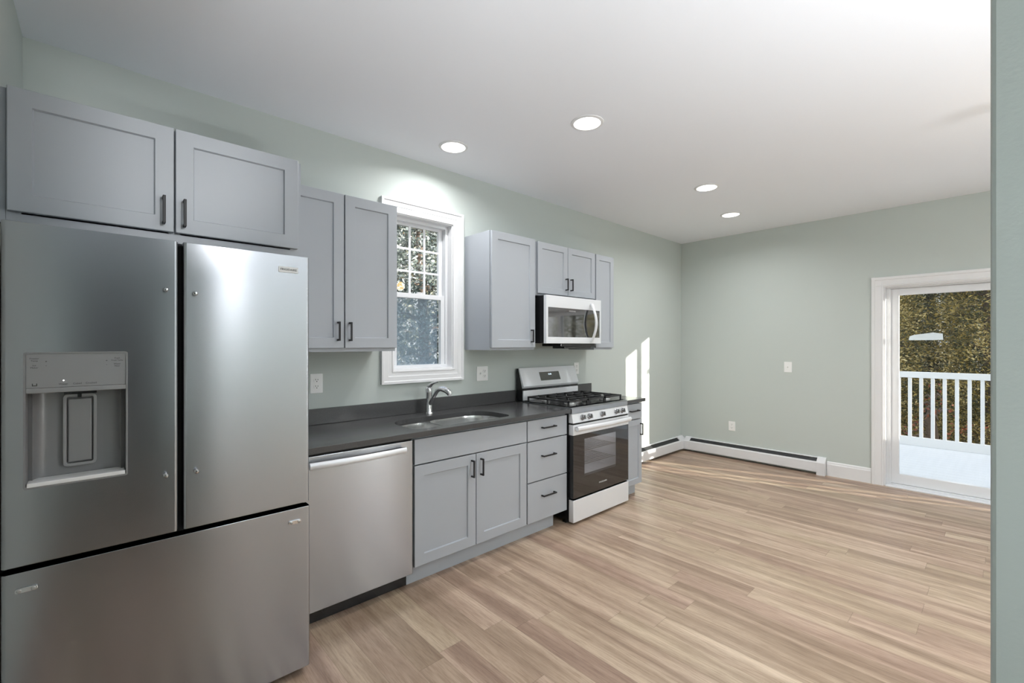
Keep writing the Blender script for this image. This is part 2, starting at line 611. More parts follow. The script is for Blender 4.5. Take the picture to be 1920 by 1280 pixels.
box(hall, HX0 - 0.5, HX0 - 0.42, YB - 2.1, YB - WT, 0, ZC)
box(hall, HX1 + 0.42, HX1 + 0.5, YB - 2.1, YB - WT, 0, ZC)
box(hall, HX0 - 0.5, HX1 + 0.5, YB - 2.2, YB - 2.1, 0, ZC)
struct('wall_hall', hall, M['hall'])

# far wall baseboard between heater and door casing
def base_profile(d, h):
    return [(0, 0), (d, 0), (d, h - 0.03), (d * 0.75, h - 0.022), (d * 0.6, h - 0.008), (d * 0.25, h), (0, h)]
bb = BM()
prism(bb, [(XF - u, v) for u, v in base_profile(0.016, 0.150)], 'y', 0.866, 1.236)
struct('baseboard_far', bb, M['white'])

# ------------------------------------------------------------------ kitchen window
win = bpy.data.objects.new('window_1', None)
COL.objects.link(win)
win.location = ((WX0 + WX1) / 2, YW, WZ0)
ORG[win.name] = Vector(win.location)
win['kind'] = 'structure'
CAS = 0.092
def casing_profile_frame(bm, x0, x1, z0, z1, w, y):
    # stepped, mitred casing: outer back band, flat, inner bead
    steps = [(0.0, 0.024), (0.016, 0.024), (0.020, 0.017), (0.050, 0.017), (0.054, 0.014), (w - 0.014, 0.013), (w - 0.010, 0.017), (w, 0.015)]
    loops = []
    for o, d in [(0.0, 0.0)] + steps + [(w, 0.0)]:
        loops.append([bm.verts.new(p) for p in ((x0 + o, y - d, z0 + o), (x1 - o, y - d, z0 + o), (x1 - o, y - d, z1 - o), (x0 + o, y - d, z1 - o))])
    for a, b in zip(loops, loops[1:]):
        for k in range(4):
            bm.faces.new((a[k], a[(k + 1) % 4], b[(k + 1) % 4], b[k]))
    return bm
obj('casing', casing_profile_frame(BM(), WX0 - CAS + 0.006, WX1 + CAS - 0.006, WZ0 - CAS + 0.006, WZ1 + CAS - 0.006, CAS, YW), M['white'], win)
def frame_bm(x0, x1, z0, z1, w, y0, y1, bm=None, wb=None, wt=None):
    bm = bm or BM()
    wb = w if wb is None else wb
    wt = w if wt is None else wt
    return ring_slab(bm, rect(x0, x1, z0, z1), [rect(x0 + w, x1 - w, z0 + wb, z1 - wt)], 'y', y0, y1)
obj('jamb', frame_bm(WX0, WX1, WZ0, WZ1, 0.014, YW - 0.002, YW + 0.10), M['white'], win)
jf = BM()
frame_bm(WX0 + 0.014, WX1 - 0.014, WZ0 + 0.014, WZ1 - 0.014, 0.022, YW + 0.05, YW + 0.15, jf)
obj('frame', jf, M['vinyl'], win, bevel=0.002)
SX0, SX1 = 1.532, 1.974
low = obj('lower_sash', frame_bm(SX0, SX1, 1.190, 1.764, 0.034, YW + 0.062, YW + 0.090, wb=0.036, wt=0.036), M['vinyl'], win, bevel=0.003)
obj('pane', bbox(SX0 + 0.03, SX1 - 0.03, YW + 0.074, YW + 0.078, 1.222, 1.732), M['pane'], low)
upp = obj('upper_sash', frame_bm(SX0, SX1, 1.735, 2.290, 0.034, YW + 0.094, YW + 0.122, wb=0.03, wt=0.03), M['vinyl'], win, bevel=0.003)
obj('pane', bbox(SX0 + 0.03, SX1 - 0.03, YW + 0.106, YW + 0.110, 1.76, 2.266), M['pane'], upp)
gr = BM()
GX0, GX1, GZ0, GZ1 = SX0 + 0.034, SX1 - 0.034, 1.765, 2.26
for k in (1, 2):
    xg = GX0 + (GX1 - GX0) * k / 3
    box(gr, xg - 0.008, xg + 0.008, YW + 0.098, YW + 0.106, GZ0, GZ1)
    zg = GZ0 + (GZ1 - GZ0) * k / 3
    box(gr, GX0, GX1, YW + 0.099, YW + 0.1055, zg - 0.008, zg + 0.008)
obj('grille', gr, M['vinyl'], upp)
obj('sash_lock', bbox(1.735, 1.785, YW + 0.066, YW + 0.084, 1.764, 1.776), M['vinyl'], low, bevel=0.003)
obj('insect_screen', bbox(SX0 + 0.02, SX1 - 0.02, YW + 0.134, YW + 0.135, 1.20, 1.75), M['screen'], win)

# ------------------------------------------------------------------ sliding glass door
door = bpy.data.objects.new('door_1', None)
COL.objects.link(door)
door.location = (XF, -0.16, 0)
ORG[door.name] = Vector(door.location)
door['kind'] = 'structure'
cs = BM()
# casing: two legs and a head with a stepped face
def casing_leg(bm, ya, yb, z0, z1):
    # ya is the inner edge, yb the outer
    s = 1 if yb > ya else -1
    w = abs(yb - ya)
    prof = [(0, 0), (0, 0.014), (0.010, 0.018), (0.016, 0.013), (w - 0.030, 0.016), (w - 0.024, 0.022), (w - 0.004, 0.022), (w, 0.018), (w, 0)]
    prism(bm, [(XF - d, ya + s * u) for u, d in prof], 'z', z0, z1)
casing_leg(cs, DY1 - 0.004, 0.864, 0.0, 2.050)
casing_leg(cs, DY0 + 0.004, DY0 - 0.085, 0.0, 2.050)
prof = [(0, 0), (0, 0.014), (0.010, 0.018), (0.016, 0.013), (0.060, 0.016), (0.066, 0.022), (0.086, 0.022), (0.090, 0.018), (0.090, 0)]
prism(cs, [(XF - d - 0.0005, 1.956 + u * 1.04) for u, d in prof], 'y', DY0 - 0.0845, 0.8635)
obj('casing', cs, M['white'], door)
fr = BM()
ring_slab(fr, rect(DY0 + 0.002, DY1 - 0.002, 0.0, DZ1), [rect(DY0 + 0.04, DY1 - 0.040, 0.022, DZ1 - 0.026)], 'x', XF + 0.060, XF + 0.17)
# track ribs
for yy, s in ((DY1 - 0.040, -1), (DY0 + 0.04, 1)):
    box(fr, XF + 0.0605, XF + 0.070, min(yy, yy + s * 0.012), max(yy, yy + s * 0.012), 0.022, DZ1 - 0.026)
    box(fr, XF + 0.118, XF + 0.126, min(yy, yy + s * 0.012), max(yy, yy + s * 0.012), 0.022, DZ1 - 0.026)
obj('frame', fr, M['vinyl'], door, bevel=0.002)
jb = BM()
box(jb, XF + 0.001, XF + 0.0595, DY1 - 0.018, DY1 - 0.001, 0.0, DZ1 - 0.002)
box(jb, XF + 0.001, XF + 0.0595, DY0 + 0.001, DY0 + 0.018, 0.0, DZ1 - 0.002)
box(jb, XF + 0.001, XF + 0.0595, DY0 + 0.018, DY1 - 0.018, DZ1 - 0.014, DZ1 - 0.002)
obj('jamb', jb, M['white'], door)
obj('threshold', bbox(XF - 0.030, XF + 0.0595, DY0 + 0.019, DY1 - 0.019, 0.0, 0.014), M['vinyl'], door, bevel=0.004)
def door_panel(y0, y1, x0, x1, name):
    p = obj(name, ring_slab(BM(), rect(y0, y1, 0.024, DZ1 - 0.028), [rect(y0 + 0.070, y1 - 0.070, 0.122, DZ1 - 0.092)], 'x', x0, x1), M['vinyl'], door, bevel=0.004)
    xm = (x0 + x1) / 2
    obj('pane', bbox(xm - 0.003, xm + 0.003, y0 + 0.066, y1 - 0.066, 0.118, DZ1 - 0.088), M['pane'], p)
    return p
pan = door_panel(-0.20, DY1 - 0.042, XF + 0.075, XF + 0.110, 'fixed_panel')
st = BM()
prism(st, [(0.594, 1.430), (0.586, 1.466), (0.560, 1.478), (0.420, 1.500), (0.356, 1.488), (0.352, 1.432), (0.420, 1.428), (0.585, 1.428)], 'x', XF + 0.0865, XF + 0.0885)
obj('painted_reflection', st, M['pane_reflection'], pan, label='pale painted reflection on the glass')  # pale shape drawn in place of a reflection in the pane
sl = door_panel(DY0 + 0.042, -0.13, XF + 0.127, XF + 0.162, 'sliding_panel')
obj('pull_handle', bbox(XF + 0.112, XF + 0.127, -0.178, -0.150, 0.92, 1.10), M['vinyl'], sl, bevel=0.004)

# ------------------------------------------------------------------ cabinets
def shaker(x0, x1, z0, z1, yf, th=0.020, rail=0.058, rec=0.009):
    bm = BM()
    loops = []
    for o, y in ((0.0, yf + th), (0.0, yf + 0.0015), (0.0015, yf), (rail, yf), (rail + 0.004, yf + rec), ):
        loops.append([bm.verts.new(p) for p in ((x0 + o, y, z0 + o), (x1 - o, y, z0 + o), (x1 - o, y, z1 - o), (x0 + o, y, z1 - o))])
    for a, b in zip(loops, loops[1:]):
        for k in range(4):
            bm.faces.new((a[k], a[(k + 1) % 4], b[(k + 1) % 4], b[k]))
    bm.faces.new(loops[-1])
    bm.faces.new(loops[0][::-1])
    return bm

def slab(x0, x1, z0, z1, yf, th=0.020):
    return bbox(x0, x1, yf, yf + th, z0, z1)

def pull(parent, x, z, yf, length=0.108, vertical=True):
    """square black bar pull standing 28 mm off the face"""
    bm = BM()
    h, t = length / 2, 0.0048
    if vertical:
        box(bm, x - t, x + t, yf - 0.032, yf - 0.023, z - h, z + h)
        for s in (-1, 1):
            zc = z + s * (h - 0.005)
            box(bm, x - t, x + t, yf - 0.024, yf, zc - 0.005, zc + 0.005)
    else:
        box(bm, x - h, x + h, yf - 0.032, yf - 0.023, z - t, z + t)
        for s in (-1, 1):
            xc = x + s * (h - 0.005)
            box(bm, xc - 0.005, xc + 0.005, yf - 0.024, yf, z - t, z + t)
    return obj('handle', bm, M['black'], parent, bevel=0.0012, label='black bar pull')

def carcass(parent, x0, x1, y0, y1, z0, z1, top=True, mid=(), frame=0.02):
    bm = BM()
    t = 0.016
    box(bm, x0, x0 + t, y0, y1, z0, z1)
    box(bm, x1 - t, x1, y0, y1, z0, z1)
    box(bm, x0 + t, x1 - t, y0 + 0.002, y1, z0 + 0.010, z0 + 0.026)
    box(bm, x0 + t, x1 - t, y1 - 0.012, y1, z0 + 0.026, z1)
    if top:
        box(bm, x0 + t, x1 - t, y0 + 0.002, y1 - 0.012, z1 - t, z1)
    # face frame rails and stiles
    f = 0.035
    box(bm, x0 + t, x0 + f, y0, y0 + 0.018, z0, z1)
    box(bm, x1 - f, x1 - t, y0, y0 + 0.018, z0, z1)
    box(bm, x0 + f, x1 - f, y0, y0 + 0.018, z0, z0 + f)
    box(bm, x0 + f, x1 - f, y0, y0 + 0.018, z1 - f, z1)
    for m_ in mid:
        box(bm, m_ - 0.018, m_ + 0.018, y0, y0 + 0.018, z0 + f, z1 - f)
    return obj('body', bm, M['cab'], parent)

GAP = 0.0035
# over-fridge cabinet
c = thing('wall_cabinet', 'wide grey two-door cabinet above the fridge', 'cabinet', (0.23, 2.50, 1.826), 'grey wall cabinets')
carcass(c, -0.232, 0.690, 2.247, YW - 0.001, 1.796, 2.247, mid=(0.22,))
d = obj('door', shaker(-0.228, 0.2165, 1.836, 2.250, 2.225), M['cab'], c)
pull(d, 0.184, 1.916, 2.225)
d = obj('door', shaker(0.2225, 0.684, 1.836, 2.250, 2.225), M['cab'], c)
pull(d, 0.250, 1.914, 2.225)
obj('filler', bbox(XL + 0.001, -0.2325, 2.247, 2.265, 1.796, 2.247), M['cab'], c)
obj('end_panel', bbox(0.6905, 0.703, 2.250, YW - 0.001, 0.0, 2.247), M['cab'], c)

# double wall cabinet left of the window
c = thing('wall_cabinet', 'tall grey double-door wall cabinet left of the window', 'cabinet', (1.03, 2.7, 1.345), 'grey wall cabinets')
carcass(c, 0.706, 1.356, 2.553, YW - 0.001, 1.347, 2.243, mid=(1.029,))
d = obj('door', shaker(0.708, 1.0255, 1.368, 2.245, 2.531), M['cab'], c)
pull(d, 0.990, 1.463, 2.531)
d = obj('door', shaker(1.0325, 1.358, 1.368, 2.245, 2.531), M['cab'], c)
pull(d, 1.058, 1.462, 2.531)

# single wall cabinet right of the window
c = thing('wall_cabinet', 'grey single-door wall cabinet between the window and the microwave', 'cabinet', (2.35, 2.7, 1.345), 'grey wall cabinets')
carcass(c, 2.122, 2.592, 2.555, YW - 0.001, 1.345, 2.236)
d = obj('door', shaker(2.127, 2.582, 1.364, 2.234, 2.531), M['cab'], c)
pull(d, 2.535, 1.455, 2.531, 0.102)

# small double cabinet above microwave
c = thing('wall_cabinet', 'short grey double-door cabinet directly above the microwave', 'cabinet', (3.0, 2.7, 1.79), 'grey wall cabinets')
carcass(c, 2.605, 3.376, 2.553, YW - 0.001, 1.790, 2.225, mid=(2.99,))
d = obj('door', shaker(2.614, 2.985, 1.806, 2.227, 2.531, rail=0.052), M['cab'], c)
pull(d, 2.957, 1.902, 2.531, 0.102)
d = obj('door', shaker(2.990, 3.372, 1.806, 2.227, 2.531, rail=0.052), M['cab'], c)
pull(d, 3.022, 1.902, 2.531, 0.102)

# narrow cabinet right of microwave
c = thing('wall_cabinet', 'narrow grey single-door wall cabinet right of the microwave', 'cabinet', (3.53, 2.7, 1.335), 'grey wall cabinets')
carcass(c, 3.384, 3.668, 2.553, YW - 0.001, 1.338, 2.224)
d = obj('door', shaker(3.388, 3.667, 1.358, 2.226, 2.531, rail=0.05), M['cab'], c)
pull(d, 3.416, 1.455, 2.531, 0.102)

YD = 2.249   # base door faces
def toe(parent, x0, x1):
    obj('toe_kick', bbox(x0, x1, 2.318, 2.332, 0.0, 0.106), M['cab'], parent)

# sink base
c = thing('base_cabinet', 'grey sink base cabinet with two doors under a plain front', 'cabinet', (1.76, 2.55, 0), 'grey base cabinets')
carcass(c, 1.312, 2.212, YD + 0.026, YW - 0.001, 0.105, 0.861, top=False, mid=(1.76,))
obj('false_front', slab(1.317, 2.208, 0.702, 0.846, YD), M['cab'], c, bevel=0.0015)
d = obj('door', shaker(1.317, 1.7565, 0.118, 0.694, YD, rail=0.062), M['cab'], c)
pull(d, 1.722, 0.608, YD)
d = obj('door', shaker(1.7615, 2.208, 0.118, 0.694, YD, rail=0.062), M['cab'], c)
pull(d, 1.796, 0.607, YD)
toe(c, 1.30, 2.214)
# drawer base
c = thing('base_cabinet', 'grey three-drawer base cabinet left of the stove', 'cabinet', (2.43, 2.55, 0), 'grey base cabinets')
carcass(c, 2.215, 2.650, YD + 0.026, YW - 0.001, 0.105, 0.861)
for z0, z1, zh in ((0.700, 0.846, 0.785), (0.407, 0.692, 0.580), (0.118, 0.399, 0.292)):
    d = obj('drawer', slab(2.2185, 2.640, z0, z1, YD), M['cab'], c, bevel=0.0015)
    pull(d, 2.425, zh, YD, 0.140, False)
toe(c, 2.2145, 2.560)
# small base right of range
c = thing('base_cabinet', 'narrow grey base cabinet right of the stove, one drawer over one door', 'cabinet', (3.57, 2.55, 0), 'grey base cabinets')
carcass(c, 3.424, 3.708, YD + 0.026, YW - 0.001, 0.105, 0.861)
d = obj('drawer', slab(3.428, 3.706, 0.707, 0.846, YD), M['cab'], c, bevel=0.0015)
pull(d, 3.567, 0.785, YD, 0.140, False)
d = obj('door', shaker(3.428, 3.706, 0.110, 0.699, YD, rail=0.05), M['cab'], c)
pull(d, 3.680, 0.607, YD)
toe(c, 3.424, 3.700)

# ------------------------------------------------------------------ worktops
SINK_OUT = rrect(1.345, 2.118, 2.288, 2.665, (0.075, 0.075, 0.17, 0.17), 10)
w = thing('countertop', 'long charcoal stone countertop with the sink cut into it', 'countertop', (1.7, 2.53, 0.862), 'charcoal worktops')
obj('slab', ring_slab(BM(), rect(0.706, 2.655, 2.219, YW - 0.002), [SINK_OUT], 'z', 0.8625, 0.894), M['quartz'], w, bevel=0.0015, angle=60)
obj('backsplash', bbox(0.706, 2.655, 2.838, YW - 0.002, 0.8945, 0.992), M['quartz'], w, bevel=0.0015)
w = thing('countertop', 'short charcoal countertop piece right of the stove', 'countertop', (3.57, 2.53, 0.862), 'charcoal worktops')
obj('slab', bbox(3.418, 3.722, 2.219, YW - 0.002, 0.8625, 0.892), M['quartz'], w, bevel=0.0015)
obj('backsplash', bbox(3.418, 3.722, 2.838, YW - 0.002, 0.8925, 0.990), M['quartz'], w, bevel=0.0015)

# ------------------------------------------------------------------ sink and faucet
s = thing('kitchen_sink', 'double-bowl stainless sink set under the charcoal counter', 'sink', (1.73, 2.48, 0.66))
BL = rrect(1.348, 1.618, 2.292, 2.630, (0.07, 0.05, 0.06, 0.15), 8)
BR = rrect(1.640, 2.114, 2.292, 2.660, (0.05, 0.07, 0.165, 0.08), 8)
obj('rim', ring_slab(BM(), rrect(1.335, 2.128, 2.278, 2.676, (0.08, 0.08, 0.17, 0.17), 8), [BL, BR], 'z', 0.8590, 0.8620), M['sink'], s)
def bowl(loop, zt, zb, name):
    bm = BM()
    cu = sum(p[0] for p in loop) / len(loop)
    cv = sum(p[1] for p in loop) / len(loop)
    rings = []
    for sc_, z in ((1.0, zt), (0.985, zt - 0.02), (0.955, zb + 0.035), (0.92, zb + 0.010), (0.84, zb)):
        rings.append([bm.verts.new((cu + (u - cu) * sc_, cv + (v - cv) * sc_, z)) for u, v in loop])
    n = len(loop)
    for a, b in zip(rings, rings[1:]):
        for k in range(n):
            bm.faces.new((a[k], a[(k + 1) % n], b[(k + 1) % n], b[k]))
    bm.faces.new(rings[-1])
    o = obj(name, bm, M['sink'], s, smooth=True)
    dr = obj('drain', lathe(BM(), [(0.045, 0.0), (0.044, 0.003), (0.034, 0.003), (0.028, -0.002), (0.001, -0.002)], (cu, cv, zb + 0.001)), M['chrome'], s, smooth=True)
bowl(BL, 0.861, 0.700, 'bowl')
bowl(BR, 0.861, 0.675, 'bowl')

f = thing('kitchen_faucet', 'chrome single-lever pull-out faucet behind the sink', 'faucet', (1.726, 2.752, 0.894))
FX, FY = 1.726, 2.752
obj('base', lathe(BM(), [(0.030, 0), (0.030, 0.005), (0.026, 0.010), (0.023, 0.014), (0.022, 0.12), (0.024, 0.150), (0.025, 0.172), (0.022, 0.186), (0.012, 0.194), (0.001, 0.196)], (FX, FY, 0.8945), n=24), M['chrome'], f, smooth=True)
obj('spout', tube(BM(), [(FX, FY - 0.004, 0.955), (FX, FY - 0.030, 0.985), (FX, FY - 0.065, 1.025), (FX, FY - 0.100, 1.062), (FX, FY - 0.130, 1.079), (FX, FY - 0.150, 1.083)],
                  [0.013, 0.014, 0.014, 0.015, 0.016, 0.017], 16), M['chrome'], f, smooth=True)
obj('spray_head', tube(BM(), [(FX, FY - 0.148, 1.0835), (FX, FY - 0.18, 1.084), (FX, FY - 0.215, 1.078), (FX, FY - 0.243, 1.068), (FX, FY - 0.255, 1.058), (FX, FY - 0.262, 1.049)],
                       [0.018, 0.020, 0.020, 0.019, 0.018, 0.014], 16), M['chrome'], f, smooth=True)
obj('lever', tube(BM(), [(FX, FY, 1.075), (FX, FY - 0.012, 1.094), (FX, FY - 0.045, 1.112), (FX, FY - 0.085, 1.124), (FX, FY - 0.125, 1.131)],
                  [0.019, 0.015, 0.010, 0.008, 0.006], 12), M['chrome'], f, smooth=True)

# ------------------------------------------------------------------ fridge
YFR = 1.983
f = thing('refrigerator', 'large stainless french-door fridge with an ice and water dispenser', 'refrigerator', (0.22, 2.4, 0.0))
fb = BM()
box(fb, -0.214, 0.652, 2.062, 2.80, 0.030, 1.735)
box(fb, -0.200, 0.640, 2.08, 2.78, 0.0, 0.030)
obj('body', fb, M['steel_g'], f, bevel=0.004)
obj('gasket', ring_slab(BM(), rect(-0.208, 0.646, 0.036, 1.752), [rect(-0.172, 0.071, 0.948, 1.368)], 'y', 2.0355, 2.0615), M['rubber'], f)
for xh in (-0.16, 0.60):
    obj('hinge_cover', bbox(xh - 0.045, xh + 0.045, 2.03, 2.14, 1.735, 1.762), M['steel_g'], f, bevel=0.006)
def round_slab(x0, x1, z0, z1, hole=None, r=0.010, yf=YFR, yb=2.035):
    """door slab with rounded vertical front edges (and an optional rectangular hole)"""
    bm = BM()
    n = 5
    prof = [(x0, yb)]
    for i in range(n + 1):
        t = math.radians(180 + 90 * i / n)
        prof.append((x0 + r + r * math.cos(t), yf + r + r * math.sin(t)))
    for i in range(n + 1):
        t = math.radians(270 + 90 * i / n)
        prof.append((x1 - r + r * math.cos(t), yf + r + r * math.sin(t)))
    prof.append((x1, yb))
    if hole is None:
        return prism(bm, prof, 'z', z0, z1)
    hx0, hx1, hz0, hz1 = hole
    # side returns
    lo = [bm.verts.new((u, v, z0)) for u, v in prof]
    hi = [bm.verts.new((u, v, z1)) for u, v in prof]
    bm.faces.new(lo[::-1])
    bm.faces.new(hi)
    m = len(prof)
    for i in range(m - 1):
        a, b = prof[i], prof[i + 1]
        if abs(a[1] - yf) < 1e-6 and abs(b[1] - yf) < 1e-6:
            continue
        bm.faces.new((lo[i], lo[i + 1], hi[i + 1], hi[i]))
    fx0, fx1 = x0 + r, x1 - r
    O = [bm.verts.new(p) for p in ((fx0, yf, z0), (fx1, yf, z0), (fx1, yf, z1), (fx0, yf, z1))]
    I = [bm.verts.new(p) for p in ((hx0, yf, hz0), (hx1, yf, hz0), (hx1, yf, hz1), (hx0, yf, hz1))]
    B = [bm.verts.new(p) for p in ((hx0, yb, hz0), (hx1, yb, hz0), (hx1, yb, hz1), (hx0, yb, hz1))]
    Q = [bm.verts.new(p) for p in ((x0, yb, z0), (x1, yb, z0), (x1, yb, z1), (x0, yb, z1))]
    for k in range(4):
        j = (k + 1) % 4
        bm.faces.new((O[k], O[j], I[j], I[k]))
        bm.faces.new((I[k], I[j], B[j], B[k]))
        bm.faces.new((B[k], B[j], Q[j], Q[k]))
    bmesh.ops.remove_doubles(bm, verts=bm.verts, dist=1e-5)
    return bm
DX0, DX1, DZ0, DZT = -0.167, 0.066, 0.954, 1.363
ld = obj('door', round_slab(-0.2155, 0.2055, 0.724, 1.757, (DX0, DX1, DZ0, DZT)), M['steel'], f, bevel=0.0015, angle=60)
rd = obj('door', round_slab(0.2200, 0.6545, 0.724, 1.757), M['steel'], f, bevel=0.0015, angle=60)
dd = obj('freezer_drawer', round_slab(-0.2155, 0.6575, 0.030, 0.706), M['steel'], f, bevel=0.0015, angle=60)
def stud(parent, x, z):
    obj('handle_stud', lathe(BM(), [(0.006, 0.0), (0.006, 0.004), (0.0035, 0.006), (0.0035, 0.012), (0.007, 0.014), (0.0075, 0.019), (0.005, 0.022), (0.001, 0.0225)], (x, YFR, z), 'y', 16, -1), M['chrome'], parent, smooth=True)
stud(ld, 0.169, 1.581)
stud(ld, 0.169, 0.931)
stud(rd, 0.254, 1.574)
stud(rd, 0.258, 0.929)
for xc, zc in ((-0.163, 0.653), (0.596, 0.6515)):
    b = BM()
    prism(b, rrect(xc - 0.024, xc + 0.024, zc - 0.0075, zc + 0.0075, 0.006, 4), 'y', YFR - 0.005, YFR)
    br = obj('handle_bracket', b, M['chrome'], dd, bevel=0.001)
    # screws belong to the bracket's face
    sc_ = BM()
    for q in (-0.015, 0.015):
        lathe(sc_, [(0.0055, 0.0), (0.0055, 0.002), (0.004, 0.0035), (0.001, 0.004)], (xc + q, YFR - 0.005, zc), 'y', 12, -1)
    obj('handle_bracket_screws', sc_, M['alu'], dd)
# badge
bd = obj('badge', bbox(0.534, 0.609, YFR - 0.0025, YFR, 1.684, 1.708), M['badge'], rd, bevel=0.001)
obj('badge_lettering', text_bm('FRIGIDAIRE', 0.012, 0.5715, YFR - 0.0028, 1.696, width=0.062), M['ink'], rd)
# dispenser
disp = obj('dispenser', BM(), M['steel_g'], ld)
bm = BM()
ring_slab(bm, rrect(DX0 - 0.003, DX1 + 0.003, DZ0 - 0.003, DZT + 0.003, 0.007, 4), [rrect(DX0 + 0.002, DX1 - 0.002, DZ0 + 0.002, DZT - 0.002, 0.005, 4)], 'y', YFR - 0.0015, YFR + 0.006)
bm_me = bpy.data.meshes.new('dispenser')
bmesh.ops.translate(bm, vec=-ORG[ld.name], verts=bm.verts)
bm.to_mesh(bm_me)
bm.free()
bm_me.materials.append(M['steel_g'])
disp.data = bm_me
disp.name = 'dispenser'
ORG['dispenser'] = ORG[ld.name]
obj('dispenser_panel', bbox(DX0 + 0.002, DX1 - 0.002, YFR + 0.001, YFR + 0.02, 1.256, DZT - 0.002), M['disp_panel'], ld, bevel=0.001)
obj('dispenser_lip', bbox(DX0 + 0.002, DX1 - 0.002, YFR - 0.001, YFR + 0.045, 1.240, 1.2555), M['disp_panel'], ld, bevel=0.002)
# curved niche
bm = BM()
zb, zt = DZ0 + 0.014, 1.241
pr = [(DX0 + 0.002, YFR + 0.004), (DX0 + 0.003, YFR + 0.045)]
for i in range(9):
    t = math.radians(180 - 90 * i / 8)
    pr.append((DX0 + 0.043 + 0.030 * math.cos(t), YFR + 0.040 + 0.035 * math.sin(t)))
mir = [(DX0 + DX1 - u, v) for u, v in pr[::-1]]
pts = pr + mir
lo = [bm.verts.new((u, v, zb)) for u, v in pts]
hi = [bm.verts.new((u, v, zt)) for u, v in pts]
for i in range(len(pts) - 1):
    bm.faces.new((lo[i], lo[i + 1], hi[i + 1], hi[i]))
bm.faces.new(hi)
bm.faces.new(lo[::-1])
obj('dispenser_niche', bm, M['niche'], ld, smooth=True)
obj('drip_tray', bbox(DX0 + 0.004, DX1 - 0.004, YFR - 0.003, YFR + 0.07, DZ0 + 0.002, DZ0 + 0.0145), M['badge'], ld, bevel=0.002)
pd = BM()
ring_slab(pd, rrect(-0.088, -0.008, 0.994, 1.228, 0.012, 5), [rrect(-0.080, -0.016, 1.003, 1.219, 0.006, 4)], 'y', YFR + 0.058, YFR + 0.0745)
obj('paddle_frame', pd, M['disp_panel'], ld, bevel=0.001)
obj('paddle', bbox(-0.0765, -0.0195, YFR + 0.0645, YFR + 0.0745, 1.006, 1.212), M['steel_g'], ld, bevel=0.003)
nz = BM()
box(nz, -0.085, -0.008, YFR + 0.05, YFR + 0.07, 1.228, 1.240)
box(nz, -0.054, -0.044, YFR + 0.045, YFR + 0.058, 1.217, 1.230)
obj('ice_chute', nz, M['black_gloss'], ld, bevel=0.001)
def print_text(lines, size, x, z, step=0.007, y=YFR + 0.0008):
    for i, l_ in enumerate(lines):
        obj('lettering', text_bm(l_, size, x, y, z - i * step, 0.0003), M['ink'], ld)
for l_, x, z, sz in (('Water', -0.085, 1.2655, 0.0075), ('Cubed', -0.053, 1.2655, 0.0075), ('Crushed', -0.021, 1.2655, 0.0075),
                     ('+', -0.122, 1.336, 0.010), ('-', -0.122, 1.324, 0.010), ('+', 0.016, 1.336, 0.010), ('-', 0.016, 1.324, 0.010)):
    print_text([l_], sz, x, z)
print_text(['Freezer', 'Temp'], 0.0065, -0.147, 1.346)
print_text(['Ice', 'Maker'], 0.0065, -0.147, 1.325)
print_text(['Fresh', 'Food Temp'], 0.0062, 0.042, 1.344)
print_text(['Water', 'Filter'], 0.0065, 0.042, 1.325)
lk = BM()
prism(lk, [(-0.152, 1.262), (-0.141, 1.262), (-0.141, 1.270), (-0.143, 1.270), (-0.143, 1.2645), (-0.150, 1.2645), (-0.150, 1.270), (-0.152, 1.270)], 'y', YFR + 0.0004, YFR + 0.0012)
obj('lock_symbol', lk, M['ink'], ld)
obj('indicator_light', lathe(BM(), [(0.0022, 0), (0.0018, 0.0008), (0.0004, 0.001)], (-0.084, YFR + 0.001, 1.2765), 'y', 10, -1), M['led'], ld)

# ------------------------------------------------------------------ dishwasher
d = thing('dishwasher', 'stainless dishwasher between the fridge and the sink cabinet', 'dishwasher', (1.0, 2.5, 0.0))
obj('body', bbox(0.712, 1.298, 2.300, 2.82, 0.10, 0.856), M['rubber'], d)
obj('toe_panel', bbox(0.712, 1.298, 2.312, 2.330, 0.004, 0.10), M['black_gloss'], d)
dwd = obj('door', bbox(0.710, 1.302, YD - 0.002, 2.298, 0.090, 0.846), M['steel'], d, bevel=0.003)
obj('vent_strip', bbox(0.712, 1.300, YD + 0.010, 2.298, 0.8465, 0.858), M['rubber'], d)
hp = []
for i in range(17):
    t = i / 16
    hp.append((0.732 + 0.512 * t, 2.215 - 0.020 * math.sin(math.pi * t), 0.807))
bm = BM()
# flat bow: a wide rounded bar
rings = []
for i, (x, y, z) in enumerate(hp):
    rings.append([bm.verts.new((x, y + dy, z + dz)) for dy, dz in ((-0.008, -0.010), (-0.010, 0.0), (-0.008, 0.010), (-0.002, 0.016), (0.006, 0.016), (0.008, 0.0), (0.006, -0.016), (-0.002, -0.016))])
for a, b in zip(rings, rings[1:]):
    for k in range(8):
        bm.faces.new((a[k], a[(k + 1) % 8], b[(k + 1) % 8], b[k]))
bm.faces.new(rings[0][::-1])
bm.faces.new(rings[-1])
for x in (0.748, 1.228):
    box(bm, x - 0.012, x + 0.012, 2.214, YD - 0.001, 0.797, 0.817)
obj('handle', bm, M['steel_b'], dwd, smooth=True)

